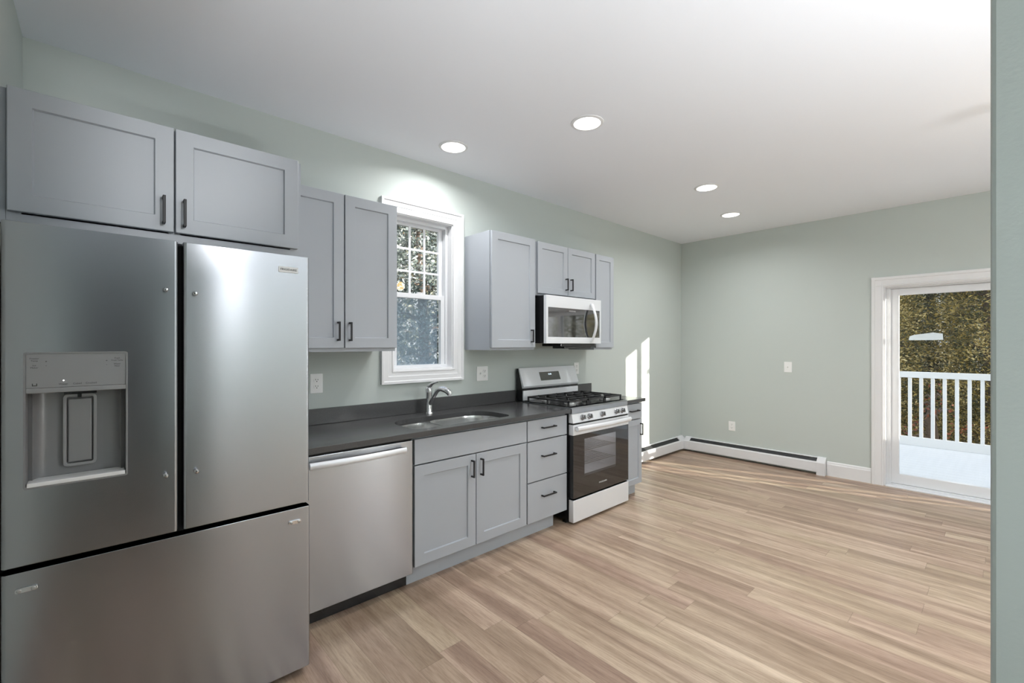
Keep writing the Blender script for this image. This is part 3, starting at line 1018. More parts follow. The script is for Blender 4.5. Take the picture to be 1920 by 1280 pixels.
# ------------------------------------------------------------------ microwave
m = thing('microwave', 'stainless over-the-range microwave with a curved vertical handle', 'microwave', (2.99, 2.65, 1.395))
MX0, MX1, MY, MZ0, MZ1 = 2.628, 3.352, 2.452, 1.396, 1.786
obj('body', bbox(MX0 + 0.002, MX1, 2.482, YW - 0.002, MZ0 + 0.002, MZ1 - 0.001), M['black_gloss'], m, bevel=0.002)
md = obj('door', ring_slab(BM(), rect(MX0, MX1 + 0.003, MZ0, MZ1), [rect(2.650, 3.336, 1.448, 1.690)], 'y', MY, 2.481), M['steel_b'], m, bevel=0.002, angle=60)
mg = obj('window', bbox(2.648, 3.338, MY + 0.003, 2.475, 1.446, 1.692), M['mw_glass'], md)
hb = BM()
for i in range(1):
    pts = []
    for k in range(17):
        t = k / 16
        pts.append((3.205, MY - 0.010 - 0.050 * math.sin(math.pi * t), 1.406 + 0.340 * t))
    rings = [[hb.verts.new((x + dx, y + dy, z)) for dx, dy in ((-0.013, 0.005), (-0.011, -0.006), (0.011, -0.006), (0.013, 0.005), (0.008, 0.008), (-0.008, 0.008))] for x, y, z in pts]
    for a, b in zip(rings, rings[1:]):
        for k in range(6):
            hb.faces.new((a[k], a[(k + 1) % 6], b[(k + 1) % 6], b[k]))
    hb.faces.new(rings[0][::-1])
    hb.faces.new(rings[-1])
    box(hb, 3.195, 3.215, MY - 0.012, MY, 1.404, 1.420)
    box(hb, 3.195, 3.215, MY - 0.012, MY, 1.732, 1.748)
obj('handle', hb, M['steel_b'], md, smooth=True)
obj('lettering', text_bm('FRIGIDAIRE', 0.014, 2.955, MY + 0.0022, 1.668, width=0.085), M['pale_ink'], md)
vt = BM()
box(vt, 2.86, 3.33, 2.50, 2.72, 1.372, 1.396)
box(vt, 2.93, 3.29, 2.52, 2.66, 1.352, 1.372)
obj('vent_underside', vt, M['black_gloss'], m, bevel=0.003)

# ------------------------------------------------------------------ gas range
RX0, RX1, RY = 2.658, 3.412, 2.199
r = thing('gas_range', 'stainless gas range with black grates and a glass oven door', 'stove', (3.035, 2.52, 0.0))
bd_ = BM()
OX0, OX1, OZ0, OZ1 = 2.775, 3.315, 0.33, 0.675      # oven cavity
box(bd_, RX0, OX0 - 0.004, 2.250, 2.82, 0.030, 0.86)
box(bd_, OX1 + 0.004, RX1, 2.250, 2.82, 0.030, 0.86)
box(bd_, OX0 - 0.004, OX1 + 0.004, 2.250, 2.82, 0.030, OZ0 - 0.004)
box(bd_, OX0 - 0.004, OX1 + 0.004, 2.250, 2.82, OZ1 + 0.004, 0.86)
box(bd_, OX0 - 0.004, OX1 + 0.004, 2.70, 2.82, OZ0 - 0.004, OZ1 + 0.004)
for x in (RX0 + 0.03, RX1 - 0.03):
    for y in (2.30, 2.77):
        box(bd_, x - 0.018, x + 0.018, y - 0.018, y + 0.018, 0.0, 0.030)
obj('body', bd_, M['black_gloss'], r)
cv = BM()
vs = {}
for x in (OX0, OX1):
    for y in (2.252, 2.66):
        for z in (OZ0, OZ1):
            vs[(x, y, z)] = cv.verts.new((x, y, z))
def q(*k):
    cv.faces.new([vs[i] for i in k])
q((OX0, 2.252, OZ0), (OX0, 2.66, OZ0), (OX0, 2.66, OZ1), (OX0, 2.252, OZ1))
q((OX1, 2.252, OZ0), (OX1, 2.66, OZ0), (OX1, 2.66, OZ1), (OX1, 2.252, OZ1))
q((OX0, 2.252, OZ0), (OX0, 2.66, OZ0), (OX1, 2.66, OZ0), (OX1, 2.252, OZ0))
q((OX0, 2.252, OZ1), (OX0, 2.66, OZ1), (OX1, 2.66, OZ1), (OX1, 2.252, OZ1))
q((OX0, 2.66, OZ0), (OX0, 2.66, OZ1), (OX1, 2.66, OZ1), (OX1, 2.66, OZ0))
obj('oven_cavity', cv, M['enamel'], r)
for zr in (0.42, 0.53):
    rk = BM()
    for k in range(12):
        y = 2.275 + 0.375 * k / 11
        tube(rk, [(OX0 + 0.004, y, zr), (OX1 - 0.004, y, zr)], 0.003, 6)
    tube(rk, [(OX0 + 0.006, 2.27, zr), (OX0 + 0.006, 2.655, zr)], 0.004, 6)
    tube(rk, [(OX1 - 0.006, 2.27, zr), (OX1 - 0.006, 2.655, zr)], 0.004, 6)
    obj('oven_rack', rk, M['alu'], r)
ol = obj('added_oven_lamp', lathe(BM(), [(0.022, 0.0), (0.022, -0.006), (0.012, -0.014), (0.001, -0.016)], (3.05, 2.45, OZ1 - 0.001), n=16), M['opal'], r, smooth=True)  # lamp added to brighten the oven cavity
ol_d = bpy.data.lights.new('lamp', 'POINT')
ol_d.energy = 1.2
ol_d.shadow_soft_size = 0.02
ol_o = bpy.data.objects.new('lamp', ol_d)
COL.objects.link(ol_o)
ol_o.parent = r
ol_o.location = Vector((3.05, 2.45, OZ1 - 0.03)) - ORG[r.name]
# oven door: steel top band, smoked glass, handle
od = obj('oven_door', ring_slab(BM(), rect(RX0 + 0.002, RX1 - 0.002, 0.205, 0.690), [rect(2.800, 3.285, 0.355, 0.648)], 'y', RY + 0.005, 2.246), M['black_gloss'], r)
obj('door_band', bbox(RX0 + 0.001, RX1 - 0.001, RY, 2.246, 0.690, 0.770), M['steel_b'], od, bevel=0.003)
gl = BM()
box(gl, RX0 + 0.003, RX1 - 0.003, RY, RY + 0.004, 0.206, 0.6895)
obj('glass', gl, M['dark_glass'], od)
oh = BM()
rings = []
for k in range(21):
    t = k / 20
    x = RX0 + 0.014 + (RX1 - RX0 - 0.028) * t
    y = RY - 0.030 - 0.018 * math.sin(math.pi * t)
    z = 0.742
    rings.append([oh.verts.new((x, y + dy, z + dz)) for dy, dz in ((-0.008, -0.012), (-0.011, 0.0), (-0.008, 0.012), (0.0, 0.019), (0.008, 0.017), (0.010, 0.0), (0.008, -0.017), (0.0, -0.019))])
for a, b in zip(rings, rings[1:]):
    for k in range(8):
        oh.faces.new((a[k], a[(k + 1) % 8], b[(k + 1) % 8], b[k]))
oh.faces.new(rings[0][::-1])
oh.faces.new(rings[-1])
for x in (RX0 + 0.035, RX1 - 0.035):
    box(oh, x - 0.014, x + 0.014, RY - 0.028, RY - 0.0005, 0.730, 0.754)
obj('handle', oh, M['steel_b'], od, smooth=True)
obj('lettering', text_bm('FRIGIDAIRE', 0.016, 3.035, RY - 0.0008, 0.268, width=0.105), M['pale_ink'], od)
# storage drawer
obj('storage_drawer', bbox(RX0 + 0.001, RX1 - 0.001, RY, 2.246, 0.022, 0.192), M['steel_b'], r, bevel=0.004)
# manifold panel with five knobs, slightly tilted back
kp = BM()
prism(kp, [(RY + 0.001, 0.783), (2.246, 0.783), (2.246, 0.853), (RY + 0.016, 0.853)], 'x', RX0, RX1)
kpan = obj('knob_panel', kp, M['steel_b'], r, bevel=0.0015)
tilt = math.atan2(0.015, 0.070)
for xk in (2.774, 2.860, 3.031, 3.230, 3.315):
    kb = BM()
    lathe(kb, [(0.0215, 0.0), (0.0225, 0.004), (0.0185, 0.008), (0.0175, 0.026), (0.0150, 0.030), (0.001, 0.030)], (0, 0, 0), 'y', 24, -1)
    box(kb, -0.005, 0.005, -0.036, -0.026, -0.017, 0.017)
    bmesh.ops.transform(kb, matrix=Matrix.Translation((xk, RY + 0.0085, 0.818)) @ Matrix.Rotation(-tilt, 4, 'X'), verts=kb.verts)
    obj('knob', kb, M['knob'], r, smooth=True)
vs_ = BM()
box(vs_, RX0 + 0.004, RX1 - 0.004, RY + 0.010, 2.25, 0.771, 0.783)
obj('vent_slot', vs_, M['rubber'], r)
# cooktop with front fascia
ct = BM()
prism(ct, [(RY + 0.012, 0.854), (2.76, 0.854), (2.76, 0.902), (RY + 0.030, 0.902), (RY + 0.016, 0.898), (RY + 0.012, 0.888)], 'x', RX0 - 0.001, RX1 + 0.001)
obj('cooktop', ct, M['steel'], r, bevel=0.002)
ctp = BM()
box(ctp, RX0 + 0.016, RX1 - 0.016, RY + 0.050, 2.735, 0.9025, 0.906)
obj('cooktop_tray', ctp, M['black_gloss'], r, bevel=0.001)
burners = [(2.80, 2.345, 0.042), (2.80, 2.615, 0.034), (3.035, 2.48, 0.050), (3.27, 2.345, 0.046), (3.27, 2.615, 0.036)]
for bx, by, brad in burners:
    b1 = obj('burner', lathe(BM(), [(brad * 1.15, 0.0), (brad * 1.15, 0.004), (brad, 0.006), (brad * 0.96, 0.016), (0.001, 0.016)], (bx, by, 0.906), n=24), M['alu'], r, smooth=True)
    obj('burner_cap', lathe(BM(), [(brad * 0.9, 0.0), (brad * 0.92, 0.004), (brad * 0.82, 0.008), (0.001, 0.009)], (bx, by, 0.9222), n=24), M['iron'], b1, smooth=True)
def grate(x0, x1, centers):
    bm = BM()
    zt, zb, t = 0.946, 0.934, 0.0055
    y0, y1 = 2.262, 2.715
    box(bm, x0, x0 + 2 * t, y0, y1, zb, zt)
    box(bm, x1 - 2 * t, x1, y0, y1, zb, zt)
    ym = (y0 + y1) / 2
    for y in (y0 + t, ym, y1 - t):
        box(bm, x0, x1, y - t, y + t, zb, zt)
    for cx, cy in centers:
        for (dx, dy) in ((1, 0), (-1, 0), (0, 1), (0, -1)):
            if dx:
                xe = x1 - t if dx > 0 else x0 + t
                xa = cx + dx * 0.022
                box(bm, min(xa, xe), max(xa, xe), cy - t * 0.8, cy + t * 0.8, zb, zt + 0.002)
            else:
                ye = min(cy + 0.115, y1 - t) if dy > 0 else max(cy - 0.115, y0 + t)
                ya = cy + dy * 0.022
                box(bm, cx - t * 0.8, cx + t * 0.8, min(ya, ye), max(ya, ye), zb, zt + 0.002)
    for x in (x0 + t, x1 - t):
        for y in (y0 + t, ym, y1 - t):
            box(bm, x - t, x + t, y - t, y + t, 0.9065, zb)
    return obj('grate', bm, M['iron'], r)
grate(2.676, 2.917, [(2.80, 2.375), (2.80, 2.602)])
grate(2.921, 3.149, [(3.035, 2.375), (3.035, 2.602)])
grate(3.153, 3.394, [(3.27, 2.375), (3.27, 2.602)])
# backguard
bg = BM()
prism(bg, [(2.764, 0.90), (2.836, 0.90), (2.836, 1.178), (2.810, 1.178), (2.764, 1.010)], 'x', RX0 + 0.002, RX1 - 0.002)
obj('backguard', bg, M['black_gloss'], r, bevel=0.001)
pf = BM()
prism(pf, [(2.757, 1.010), (2.763, 1.010), (2.811, 1.179), (2.803, 1.183), (2.800, 1.176), (2.748, 1.040), (2.744, 1.028)], 'x', RX0, RX1 - 0.016)
pf_o = obj('control_panel', pf, M['steel_b'], r, bevel=0.001)
obj('backguard_riser', bbox(RX0 + 0.006, RX1 - 0.016, 2.752, 2.764, 0.906, 0.990), M['steel_b'], r, bevel=0.002)
# display sits on the sloped face from (2.748, 1.040) to (2.800, 1.176)
def slope(z):
    return 2.748 + (z - 1.040) * 0.052 / 0.136
dp = BM()
pts_ = [(2.888, 1.066), (3.150, 1.066), (3.150, 1.140), (2.888, 1.140)]
a = [dp.verts.new((x, slope(z) - 0.0015, z)) for x, z in pts_]
b = [dp.verts.new((x, slope(z) + 0.001, z)) for x, z in pts_]
dp.faces.new(a)
dp.faces.new(b[::-1])
for k in range(4):
    dp.faces.new((a[k], a[(k + 1) % 4], b[(k + 1) % 4], b[k]))
obj('display', dp, M['mw_glass'], r)
obj('clock_digits', text_bm('12:00', 0.020, 3.02, slope(1.118) - 0.002, 1.118, 0.0003, lean=math.atan2(0.052, 0.136)), M['clock'], r)

# ------------------------------------------------------------------ outlets and switches
def plate_thing(kind, label, cat, x, z, w, h, gangs, wall='y', group=None):
    """wall plate on the kitchen wall (wall='y') or on the far wall (wall='x')"""
    base = (x, YW, z) if wall == 'y' else (XF, x, z)
    t = thing(kind, label, cat, base, group)
    def put(bm):
        if wall == 'y':
            mtx = Matrix.Translation(base)
        else:
            mtx = Matrix.Translation(base) @ Matrix.Rotation(math.radians(-90), 4, 'Z')
        bmesh.ops.transform(bm, matrix=mtx, verts=bm.verts)
        return bm
    bm = BM()
    prism(bm, rrect(-w / 2, w / 2, -h / 2, h / 2, 0.004, 3), 'y', -0.006, -0.0005)
    obj('plate', put(bm), M['outlet'], t, bevel=0.002)
    n = len(gangs)
    for i, g in enumerate(gangs):
        cx = (i - (n - 1) / 2) * 0.046
        if g == 'duplex':
            for s in (-1, 1):
                bm = BM()
                prism(bm, rrect(cx - 0.017, cx + 0.017, s * 0.020 - 0.014, s * 0.020 + 0.014, 0.008, 5), 'y', -0.0085, -0.006)
                rc = obj('receptacle', put(bm), M['outlet'], t)
                bm = BM()
                box(bm, cx - 0.0078, cx - 0.0052, -0.0092, -0.0080, s * 0.020 + 0.000, s * 0.020 + 0.009)
                box(bm, cx + 0.0052, cx + 0.0078, -0.0092, -0.0080, s * 0.020 + 0.000, s * 0.020 + 0.008)
                lathe(bm, [(0.003, 0), (0.003, 0.0012), (0.0005, 0.0012)], (cx, -0.0080, s * 0.020 - 0.007), 'y', 10, -1)
                obj('slots', put(bm), M['slot'], rc)
        elif g == 'toggle':
            bm = BM()
            box(bm, cx - 0.005, cx + 0.005, -0.0075, -0.006, -0.012, 0.012)
            prism(bm, [(-0.007, -0.008), (-0.007, 0.004), (-0.018, 0.012), (-0.020, 0.006)], 'x', cx - 0.004, cx + 0.004)
            obj('toggle', put(bm), M['outlet'], t)
        elif g == 'rocker':
            bm = BM()
            prism(bm, [(-0.006, -0.033), (-0.006, 0.033), (-0.0075, 0.033), (-0.0105, 0.0), (-0.0085, -0.033)], 'x', cx - 0.0165, cx + 0.0165)
            obj('rocker', put(bm), M['outlet'], t)
    return t
plate_thing('wall_outlet', 'white double outlet just right of the fridge above the counter', 'outlet', 0.985, 1.147, 0.076, 0.120, ['duplex'], group='wall plates')
plate_thing('light_switch', 'white two-gang plate on the wall right of the window', 'switch', 2.297, 1.150, 0.116, 0.118, ['toggle', 'duplex'], group='wall plates')
plate_thing('wall_outlet', 'white outlet plate just above the right end of the stove backguard', 'outlet', 3.500, 1.150, 0.074, 0.115, ['duplex'], group='wall plates')
plate_thing('light_switch', 'white switch plate at mid height on the far wall', 'switch', 1.603, 1.133, 0.078, 0.117, ['toggle'], 'x', group='wall plates')
plate_thing('wall_outlet', 'white outlet low on the far wall above the baseboard heater', 'outlet', 2.208, 0.391, 0.078, 0.115, ['duplex'], 'x', group='wall plates')

# ------------------------------------------------------------------ baseboard heaters
def heater(axis, a0, a1, label, cap0, cap1, corner):
    """section runs from the wall out; axis 'y' = far wall, 'x' = kitchen wall"""
    base = (XF, (a0 + a1) / 2, 0) if axis == 'y' else ((a0 + a1) / 2, YW, 0)
    t = thing('baseboard_heater', label, 'heater', base, 'hot water baseboard heaters')
    def P(pts):
        return [((XF - u), v) for u, v in pts] if axis == 'y' else [((YW - u), v) for u, v in pts]
    bm = BM()
    prism(bm, P([(0.001, 0.012), (0.006, 0.012), (0.006, 0.176), (0.018, 0.172), (0.020, 0.176), (0.006, 0.182), (0.001, 0.182)]), axis, a0, a1)
    obj('back_plate', bm, M['heater'], t)
    bm = BM()
    prism(bm, P([(0.066, 0.034), (0.070, 0.030), (0.0715, 0.040), (0.0715, 0.128), (0.066, 0.140), (0.058, 0.142), (0.058, 0.138), (0.064, 0.135), (0.0675, 0.126), (0.0675, 0.040)]), axis, a0, a1)
    obj('front_cover', bm, M['heater'], t)
    bm = BM()
    prism(bm, P([(0.0062, 0.040), (0.062, 0.040), (0.062, 0.130), (0.020, 0.166), (0.0062, 0.166)]), axis, a0 + 0.01, a1 - 0.01)
    obj('fin_tube', bm, M['fin'], t)
    for c0, c1, nm in ((cap0[0], cap0[1], 'end_cap'), (cap1[0], cap1[1], 'corner_cap')):
        if c1 <= c0:
            continue
        bm = BM()
        prism(bm, P([(0.0005, 0.0 if nm == 'end_cap' else 0.028), (0.0735, 0.0 if nm == 'end_cap' else 0.028), (0.0735, 0.132), (0.064, 0.145), (0.024, 0.180), (0.018, 0.185), (0.0005, 0.185)]), axis, c0, c1)
        obj(nm, bm, M['heater'], t, bevel=0.001)
    return t
heater('y', 1.242, 2.784, 'long white baseboard heater along the far wall', (1.240, 1.318), (2.715, 2.7855), True)
heater('x', 3.80, 5.604, 'white baseboard heater along the kitchen wall, past the cabinets', (3.80, 3.86), (5.535, 5.678), True)

# ------------------------------------------------------------------ recessed downlights
def downlight(x, y, label, watts=LAMP_WATTS, group='recessed ceiling lights'):
    t = thing('ceiling_light', label, 'ceiling light', (x, y, ZC), group)
    obj('trim', lathe(BM(), [(0.098, 0.0), (0.096, -0.004), (0.086, -0.008), (0.080, -0.007), (0.079, -0.001)], (x, y, ZC - 0.0002)), M['white'], t, smooth=True)
    obj('lens', lathe(BM(), [(0.079, -0.0005), (0.079, -0.0045), (0.05, -0.0062), (0.0005, -0.0065)], (x, y, ZC)), M['lens'], t, smooth=True)
    ld_ = bpy.data.lights.new('lamp', 'AREA')
    ld_.shape = 'DISK'
    ld_.size = 0.150
    ld_.energy = watts
    ld_.spread = math.radians(158)
    ld_.color = (0.98, 0.99, 1.0)
    lo_ = bpy.data.objects.new('lamp', ld_)
    COL.objects.link(lo_)
    lo_.parent = t
    lo_.location = (0, 0, -0.0095)
downlight(1.753, 2.490, 'round ceiling light nearest the kitchen window, above the sink', 7.5)
downlight(2.155, 1.676, 'largest-looking round ceiling light, nearest the camera, with a raised trim ring')
downlight(3.788, 1.680, 'round ceiling light third along, right of the sink lights', 8.0)
downlight(4.764, 1.865, 'round ceiling light farthest back, nearest the far corner', 7.0)
for x, y in ((2.2, -0.9), (3.8, -0.9)):  # unseen lights added to fill the room
    downlight(x, y, 'round ceiling light added out of view as fill light', 6.0, group='added ceiling lights behind the camera')

# unseen ceiling spot added to brighten the cabinet above the fridge
SX_, SY_, SZ_ = 0.86, -0.80, 2.63
t = thing('fill_spotlight', 'white ceiling spotlight added out of view to brighten the fridge cabinet', 'ceiling light', (SX_, SY_, ZC))
aim = (Vector((0.08, 2.225, 2.17)) - Vector((SX_, SY_, SZ_))).normalized()
obj('canopy', lathe(BM(), [(0.06, 0), (0.06, -0.012), (0.02, -0.03), (0.004, -0.032)], (SX_, SY_, ZC)), M['white'], t, smooth=True)
can = Vector((SX_, SY_, SZ_))
obj('stem', tube(BM(), [(SX_, SY_, ZC - 0.03), can - aim * 0.06], 0.008, 8), M['white'], t)
obj('can', tube(BM(), [can - aim * 0.11, can - aim * 0.10, can - aim * 0.01], [0.03, 0.045, 0.045], 20), M['white'], t, smooth=True)
sp_d = bpy.data.lights.new('lamp', 'SPOT')
sp_d.energy = 105.0
sp_d.spot_size = math.radians(23)
sp_d.spot_blend = 0.9
sp_d.shadow_soft_size = 0.05
sp_d.color = (0.98, 0.99, 1.0)
sp_o = bpy.data.objects.new('lamp', sp_d)
COL.objects.link(sp_o)
sp_o.parent = t
sp_o.location = (0, 0, SZ_ - ZC)
sp_o.rotation_euler = aim.to_track_quat('-Z', 'Y').to_euler()

# unseen globe lamps added as fill and for the fridge door streak
def globe(x, y, z, r, watts, label):
    t = thing('pendant_lamp', label, 'lamp', (x, y, ZC), 'added globe lamps behind the camera')
    obj('canopy', lathe(BM(), [(0.06, 0), (0.06, -0.012), (0.02, -0.03), (0.004, -0.032)], (x, y, ZC)), M['white'], t, smooth=True)
    obj('stem', tube(BM(), [(x, y, ZC - 0.03), (x, y, z + r)], 0.006, 8), M['white'], t)
    obj('added_globe', lathe(BM(), [(0.001, r)] + [(r * math.sin(math.radians(a)), r * math.cos(math.radians(a))) for a in range(10, 180, 10)] + [(0.001, -r)], (x, y, z), n=24), M['opal'], t, smooth=True)
    for dz in (1, -1):
        d_ = bpy.data.lights.new('lamp', 'POINT')
        d_.energy = watts / 2
        d_.shadow_soft_size = r * 0.9
        d_.color = (0.98, 0.99, 1.0)
        o_ = bpy.data.objects.new('lamp', d_)
        COL.objects.link(o_)
        o_.parent = t
        o_.location = (0, 0, z - ZC + dz * 0.002)
globe(3.1, -1.9, 1.35, 0.14, 60.0, 'white globe lamp added out of view as fill light')
globe(0.82, -0.42, 1.92, 0.10, 4.5, 'small white globe lamp added to mirror as a bright streak in the right fridge door')

# unseen uplighters added to brighten ceiling and passage, right of the camera and behind
def uplighter(x, y, z, watts, size, label):
    t = thing('fill_uplighter', label, 'lamp', (x, y, 0.0), 'added uplighters behind the camera')
    obj('base', lathe(BM(), [(0.13, 0.0), (0.13, 0.012), (0.03, 0.025), (0.012, 0.04)], (x, y, 0.0)), M['white'], t, smooth=True)
    obj('pole', tube(BM(), [(x, y, 0.03), (x, y, z - 0.08)], 0.011, 12), M['white'], t, smooth=True)
    obj('shade', lathe(BM(), [(0.02, -0.10), (0.12, -0.09), (0.20, -0.03), (0.205, 0.11), (0.200, 0.11), (0.195, -0.02), (0.02, -0.05)], (x, y, z)), M['white'], t, smooth=True)
    obj('liner', lathe(BM(), [(0.02, -0.045), (0.188, -0.015), (0.198, 0.115), (0.194, 0.115), (0.184, -0.011), (0.02, -0.04)], (x, y, z)), M['rubber'], t, smooth=True)
    d_ = bpy.data.lights.new('lamp', 'AREA')
    d_.shape = 'DISK'
    d_.size = size
    d_.energy = watts
    d_.color = (0.94, 0.97, 1.0)
    o_ = bpy.data.objects.new('lamp', d_)
    COL.objects.link(o_)
    o_.parent = t
    o_.location = (0, 0, z)
    o_.rotation_euler = (math.pi, 0, 0)
uplighter(0.84, -1.30, 0.45, 116.0, 0.30, 'white uplighter added out of view behind the near wall corner to brighten the ceiling')
uplighter(0.0, -0.75, 0.60, 20.0, 0.30, 'white uplighter added out of view to brighten the passage behind the camera')

# pendant whose bulb is mirrored in the kitchen window
t = thing('pendant_lamp', 'warm glowing pendant bulb mirrored in the kitchen window', 'lamp', (3.51, -0.5, ZC))
obj('canopy', lathe(BM(), [(0.06, 0), (0.06, -0.012), (0.02, -0.03), (0.004, -0.032)], (3.51, -0.5, ZC)), M['black'], t, smooth=True)
obj('cord', tube(BM(), [(3.51, -0.5, ZC - 0.03), (3.51, -0.5, 2.43)], 0.004, 8), M['black'], t)
obj('socket', lathe(BM(), [(0.018, 0), (0.024, -0.03), (0.024, -0.06)], (3.51, -0.5, 2.44)), M['black'], t, smooth=True)
obj('bulb', lathe(BM(), [(0.015, 0), (0.03, -0.02), (0.052, -0.06), (0.055, -0.09), (0.04, -0.125), (0.001, -0.138)], (3.51, -0.5, 2.385)), M['bulb'], t, smooth=True)
pl_d = bpy.data.lights.new('lamp', 'POINT')
pl_d.energy = 3.0
pl_d.shadow_soft_size = 0.07
pl_d.color = (1.0, 0.97, 0.92)
pl = bpy.data.objects.new('lamp', pl_d)
COL.objects.link(pl)
pl.parent = t
pl.location = (0, 0, 2.31 - ZC)

# ------------------------------------------------------------------ deck, railing, ground
struct('ground', bbox(-25, 40, -30, 40, -1.3, -1.2), M['grass'])
dk = BM()
XD = XF + WT
k = 0
x = XD + 0.012
while x < 8.62:
    box(dk, x, x + 0.137, -2.2, 3.2, -0.055, -0.028)
    x += 0.141
box(dk, XD + 0.02, 8.62, -2.19, 3.19, -0.30, -0.056)
struct('deck', dk, M['deck'])
rl = thing('deck_railing', 'white deck railing with square balusters outside the glass door', 'railing', (8.4, 0.5, -0.028))
obj('top_rail', bbox(8.360, 8.440, -2.15, 3.1, 0.922, 1.004), M['vinyl'], rl, bevel=0.006)
obj('bottom_rail', bbox(8.375, 8.425, -2.15, 3.1, -0.028, 0.092), M['vinyl'], rl, bevel=0.004)
yb_ = 0.852
for k in range(-18, 25):
    y = yb_ - 0.1178 * k
    if -2.05 < y < 3.0:
        obj('baluster', bbox(8.381, 8.419, y - 0.019, y + 0.019, 0.090, 0.924), M['vinyl'], rl, bevel=0.002)
for y in (-2.10, 3.05):
    obj('post', bbox(8.345, 8.455, y - 0.055, y + 0.055, -0.028, 1.08), M['vinyl'], rl, bevel=0.004)
sr = thing('deck_railing', 'unseen white side railing at the right end of the deck, pickets closed up to shade it', 'railing', (7.2, -2.1, -0.028))
obj('top_rail', bbox(5.90, 8.33, -2.14, -2.06, 0.86, 0.92), M['vinyl'], sr, bevel=0.006)
obj('bottom_rail', bbox(5.90, 8.33, -2.125, -2.075, 0.02, 0.07), M['vinyl'], sr, bevel=0.004)
gaps = [6.29, 6.42, 6.66]  # gaps shaped to let thin sun stripes onto the floor
edges_ = [5.90] + [e for g in gaps for e in (g - 0.045, g + 0.045)] + [6.74]
for a_, b_ in zip(edges_[0::2], edges_[1::2]):
    n_ = max(1, round((b_ - a_) / 0.12))
    for i in range(n_):
        obj('picket', bbox(a_ + (b_ - a_) * i / n_, a_ + (b_ - a_) * (i + 1) / n_ - 0.0005, -2.115, -2.085, 0.06, 0.87), M['vinyl'], sr)
for i in range(13):  # pickets closed up to keep the deck in shade
    x = 6.745 + i * 0.1215
    obj('picket', bbox(x, x + 0.121, -2.115, -2.085, 0.06, 0.87), M['vinyl'], sr)

# ------------------------------------------------------------------ trees
def tree(name, label, x, y, h, rad, n, m, seed, leaf=(0.09, 0.03), zb=-1.2, group=None, shape='cone', low=0.05):
    rng = np.random.default_rng(seed)
    t = thing(name, label, 'tree', (x, y, zb), group)
    tr = tube(BM(), [(x, y, zb), (x + 0.05, y, zb + h * 0.4), (x - 0.03, y + 0.04, zb + h * 0.75), (x, y, zb + h * 0.98)], [0.13, 0.10, 0.06, 0.015], 8)
    # limbs
    for k in range(26):
        z = zb + h * rng.uniform(0.1, 0.9)
        a = rng.uniform(0, 2 * math.pi)
        f_ = (1 - (z - zb) / h) if shape == 'cone' else math.sin(math.pi * min(1, max(0.08, (z - zb) / h)))
        L_ = rad * max(0.12, f_) * 0.9
        tube(tr, [(x, y, z), (x + L_ * 0.5 * math.cos(a), y + L_ * 0.5 * math.sin(a), z + 0.1), (x + L_ * math.cos(a), y + L_ * math.sin(a), z + 0.05)], [0.028, 0.018, 0.006], 5)
    obj('trunk', tr, M['bark'], t)
    # leaf sprays: clusters of small flat leaves
    nc = n // 14
    u = rng.uniform(low, 1.0, nc)
    if shape == 'cone':
        rr = rad * (1 - u) ** 0.7
    elif shape == 'column':
        rr = rad * np.clip((1 - u) * 2.2, 0.1, 1) ** 0.6
    else:
        rr = rad * np.sqrt(np.clip(1 - (2 * u - 1) ** 2, 0.04, 1))
    ang = rng.uniform(0, 2 * np.pi, nc)
    rho = rr * rng.uniform(0.35, 1.05, nc) ** 0.6
    cen = np.stack([x + rho * np.cos(ang), y + rho * np.sin(ang), zb + h * u], 1)
    P = np.repeat(cen, 14, 0) + rng.normal(0, 0.085, (nc * 14, 3))
    N_ = len(P)
    d1 = rng.normal(0, 1, (N_, 3)) + np.repeat(np.stack([np.cos(ang), np.sin(ang), 0 * ang + 0.2], 1), 14, 0) * 1.2
    d1 /= np.linalg.norm(d1, axis=1, keepdims=True)
    d2 = np.cross(d1, rng.normal(0, 1, (N_, 3)))
    d2 /= np.linalg.norm(d2, axis=1, keepdims=True)
    ll = leaf[0] * rng.uniform(0.6, 1.5, (N_, 1))
    lw = leaf[1] * rng.uniform(0.6, 1.4, (N_, 1))
    v = np.stack([P - d2 * lw * 0.5, P + d1 * ll * 0.5 - d2 * lw * 0.0 + np.cross(d1, d2) * lw * 0.3, P + d2 * lw * 0.5, P - d1 * ll * 0.5], 1).reshape(-1, 3)
    v -= np.array([x, y, zb])
    me = bpy.data.meshes.new('foliage')
    faces = np.arange(N_ * 4).reshape(-1, 4)
    me.from_pydata(v.tolist(), [], faces.tolist())
    me.materials.append(m)
    o = bpy.data.objects.new('foliage', me)
    COL.objects.link(o)
    o.parent = t
    return t
tg = 'trees beyond the deck'
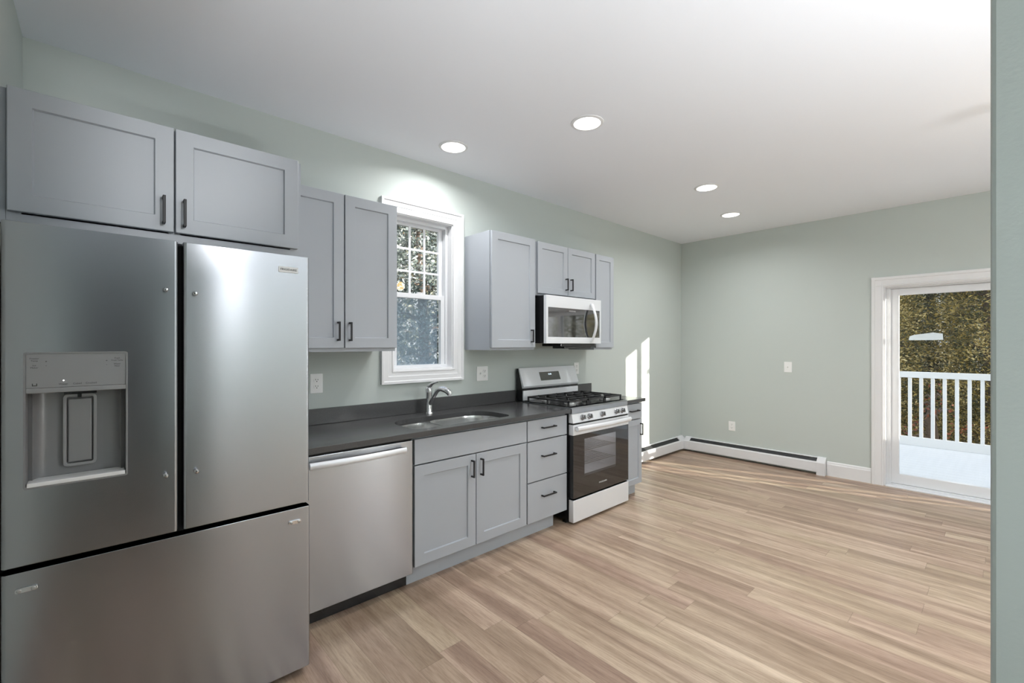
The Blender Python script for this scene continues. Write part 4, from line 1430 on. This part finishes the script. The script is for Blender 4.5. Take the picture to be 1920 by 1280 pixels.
spots = [(11.3, 1.62, 'gold', 'golden-green evergreen at the left of the glass door view'),
         (11.5, 0.10, 'gold', 'golden evergreen at the right edge of the glass door view'),
         (11.4, -1.45, 'gold', 'golden evergreen beyond the deck, out of sight right of the door view'),
         (11.4, 3.2, 'green', 'olive evergreen beyond the deck, out of sight left of the door view'),
         (13.0, 0.95, 'green', 'dark olive evergreen behind the gap between two golden ones, beyond the deck'),
         (13.0, -0.60, 'green', 'dark olive evergreen behind the right golden one, beyond the deck'),
         (13.0, 2.50, 'green', 'dark olive evergreen behind the left golden one, beyond the deck'),
         (11.4, -3.10, 'gold', 'golden evergreen well right of the door view, beyond the deck and out of sight'),
         (11.6, -4.70, 'green', 'olive evergreen farthest right beyond the deck, out of sight'),
         (13.1, -2.30, 'green', 'dark olive evergreen in the middle row beyond the deck, out of sight on the right'),
         (14.6, 1.75, 'green', 'olive evergreen in the rearmost row, left, beyond the deck'),
         (14.6, 0.15, 'green', 'olive evergreen in the rearmost row, right, beyond the deck')]
for i, (x, y, k, lab) in enumerate(spots):
    tree('evergreen_tree', lab, x, y, 5.6, 0.74, 30000 if 'out of sight' in lab else 52000, M['leaf_' + k], 20 + i, (0.060, 0.020), group=tg, shape='column', low=0.04)
tree('shrub', 'low rust-leaved shrub behind the deck balusters', 10.0, 0.72, 1.9, 0.42, 210, M['leaf_red'], 6, (0.06, 0.035), group=tg, shape='ball')
tg = 'trees outside the kitchen window'
tree('leafy_tree', 'grey-green tree close outside the kitchen window', 4.25, 7.0, 6.0, 1.0, 16000, M['leaf_blue'], 7, (0.09, 0.045), group=tg, shape='column', low=0.06)
tree('leafy_tree', 'olive tree farther back outside the kitchen window', 5.7, 9.3, 7.0, 1.15, 18000, M['leaf_green'], 8, (0.10, 0.045), group=tg, shape='column', low=0.06)
tree('leafy_tree', 'grey-green tree at the left, farther back outside the kitchen window', 4.0, 9.8, 6.6, 0.9, 14000, M['leaf_blue'], 9, (0.10, 0.045), group=tg, shape='column', low=0.06)
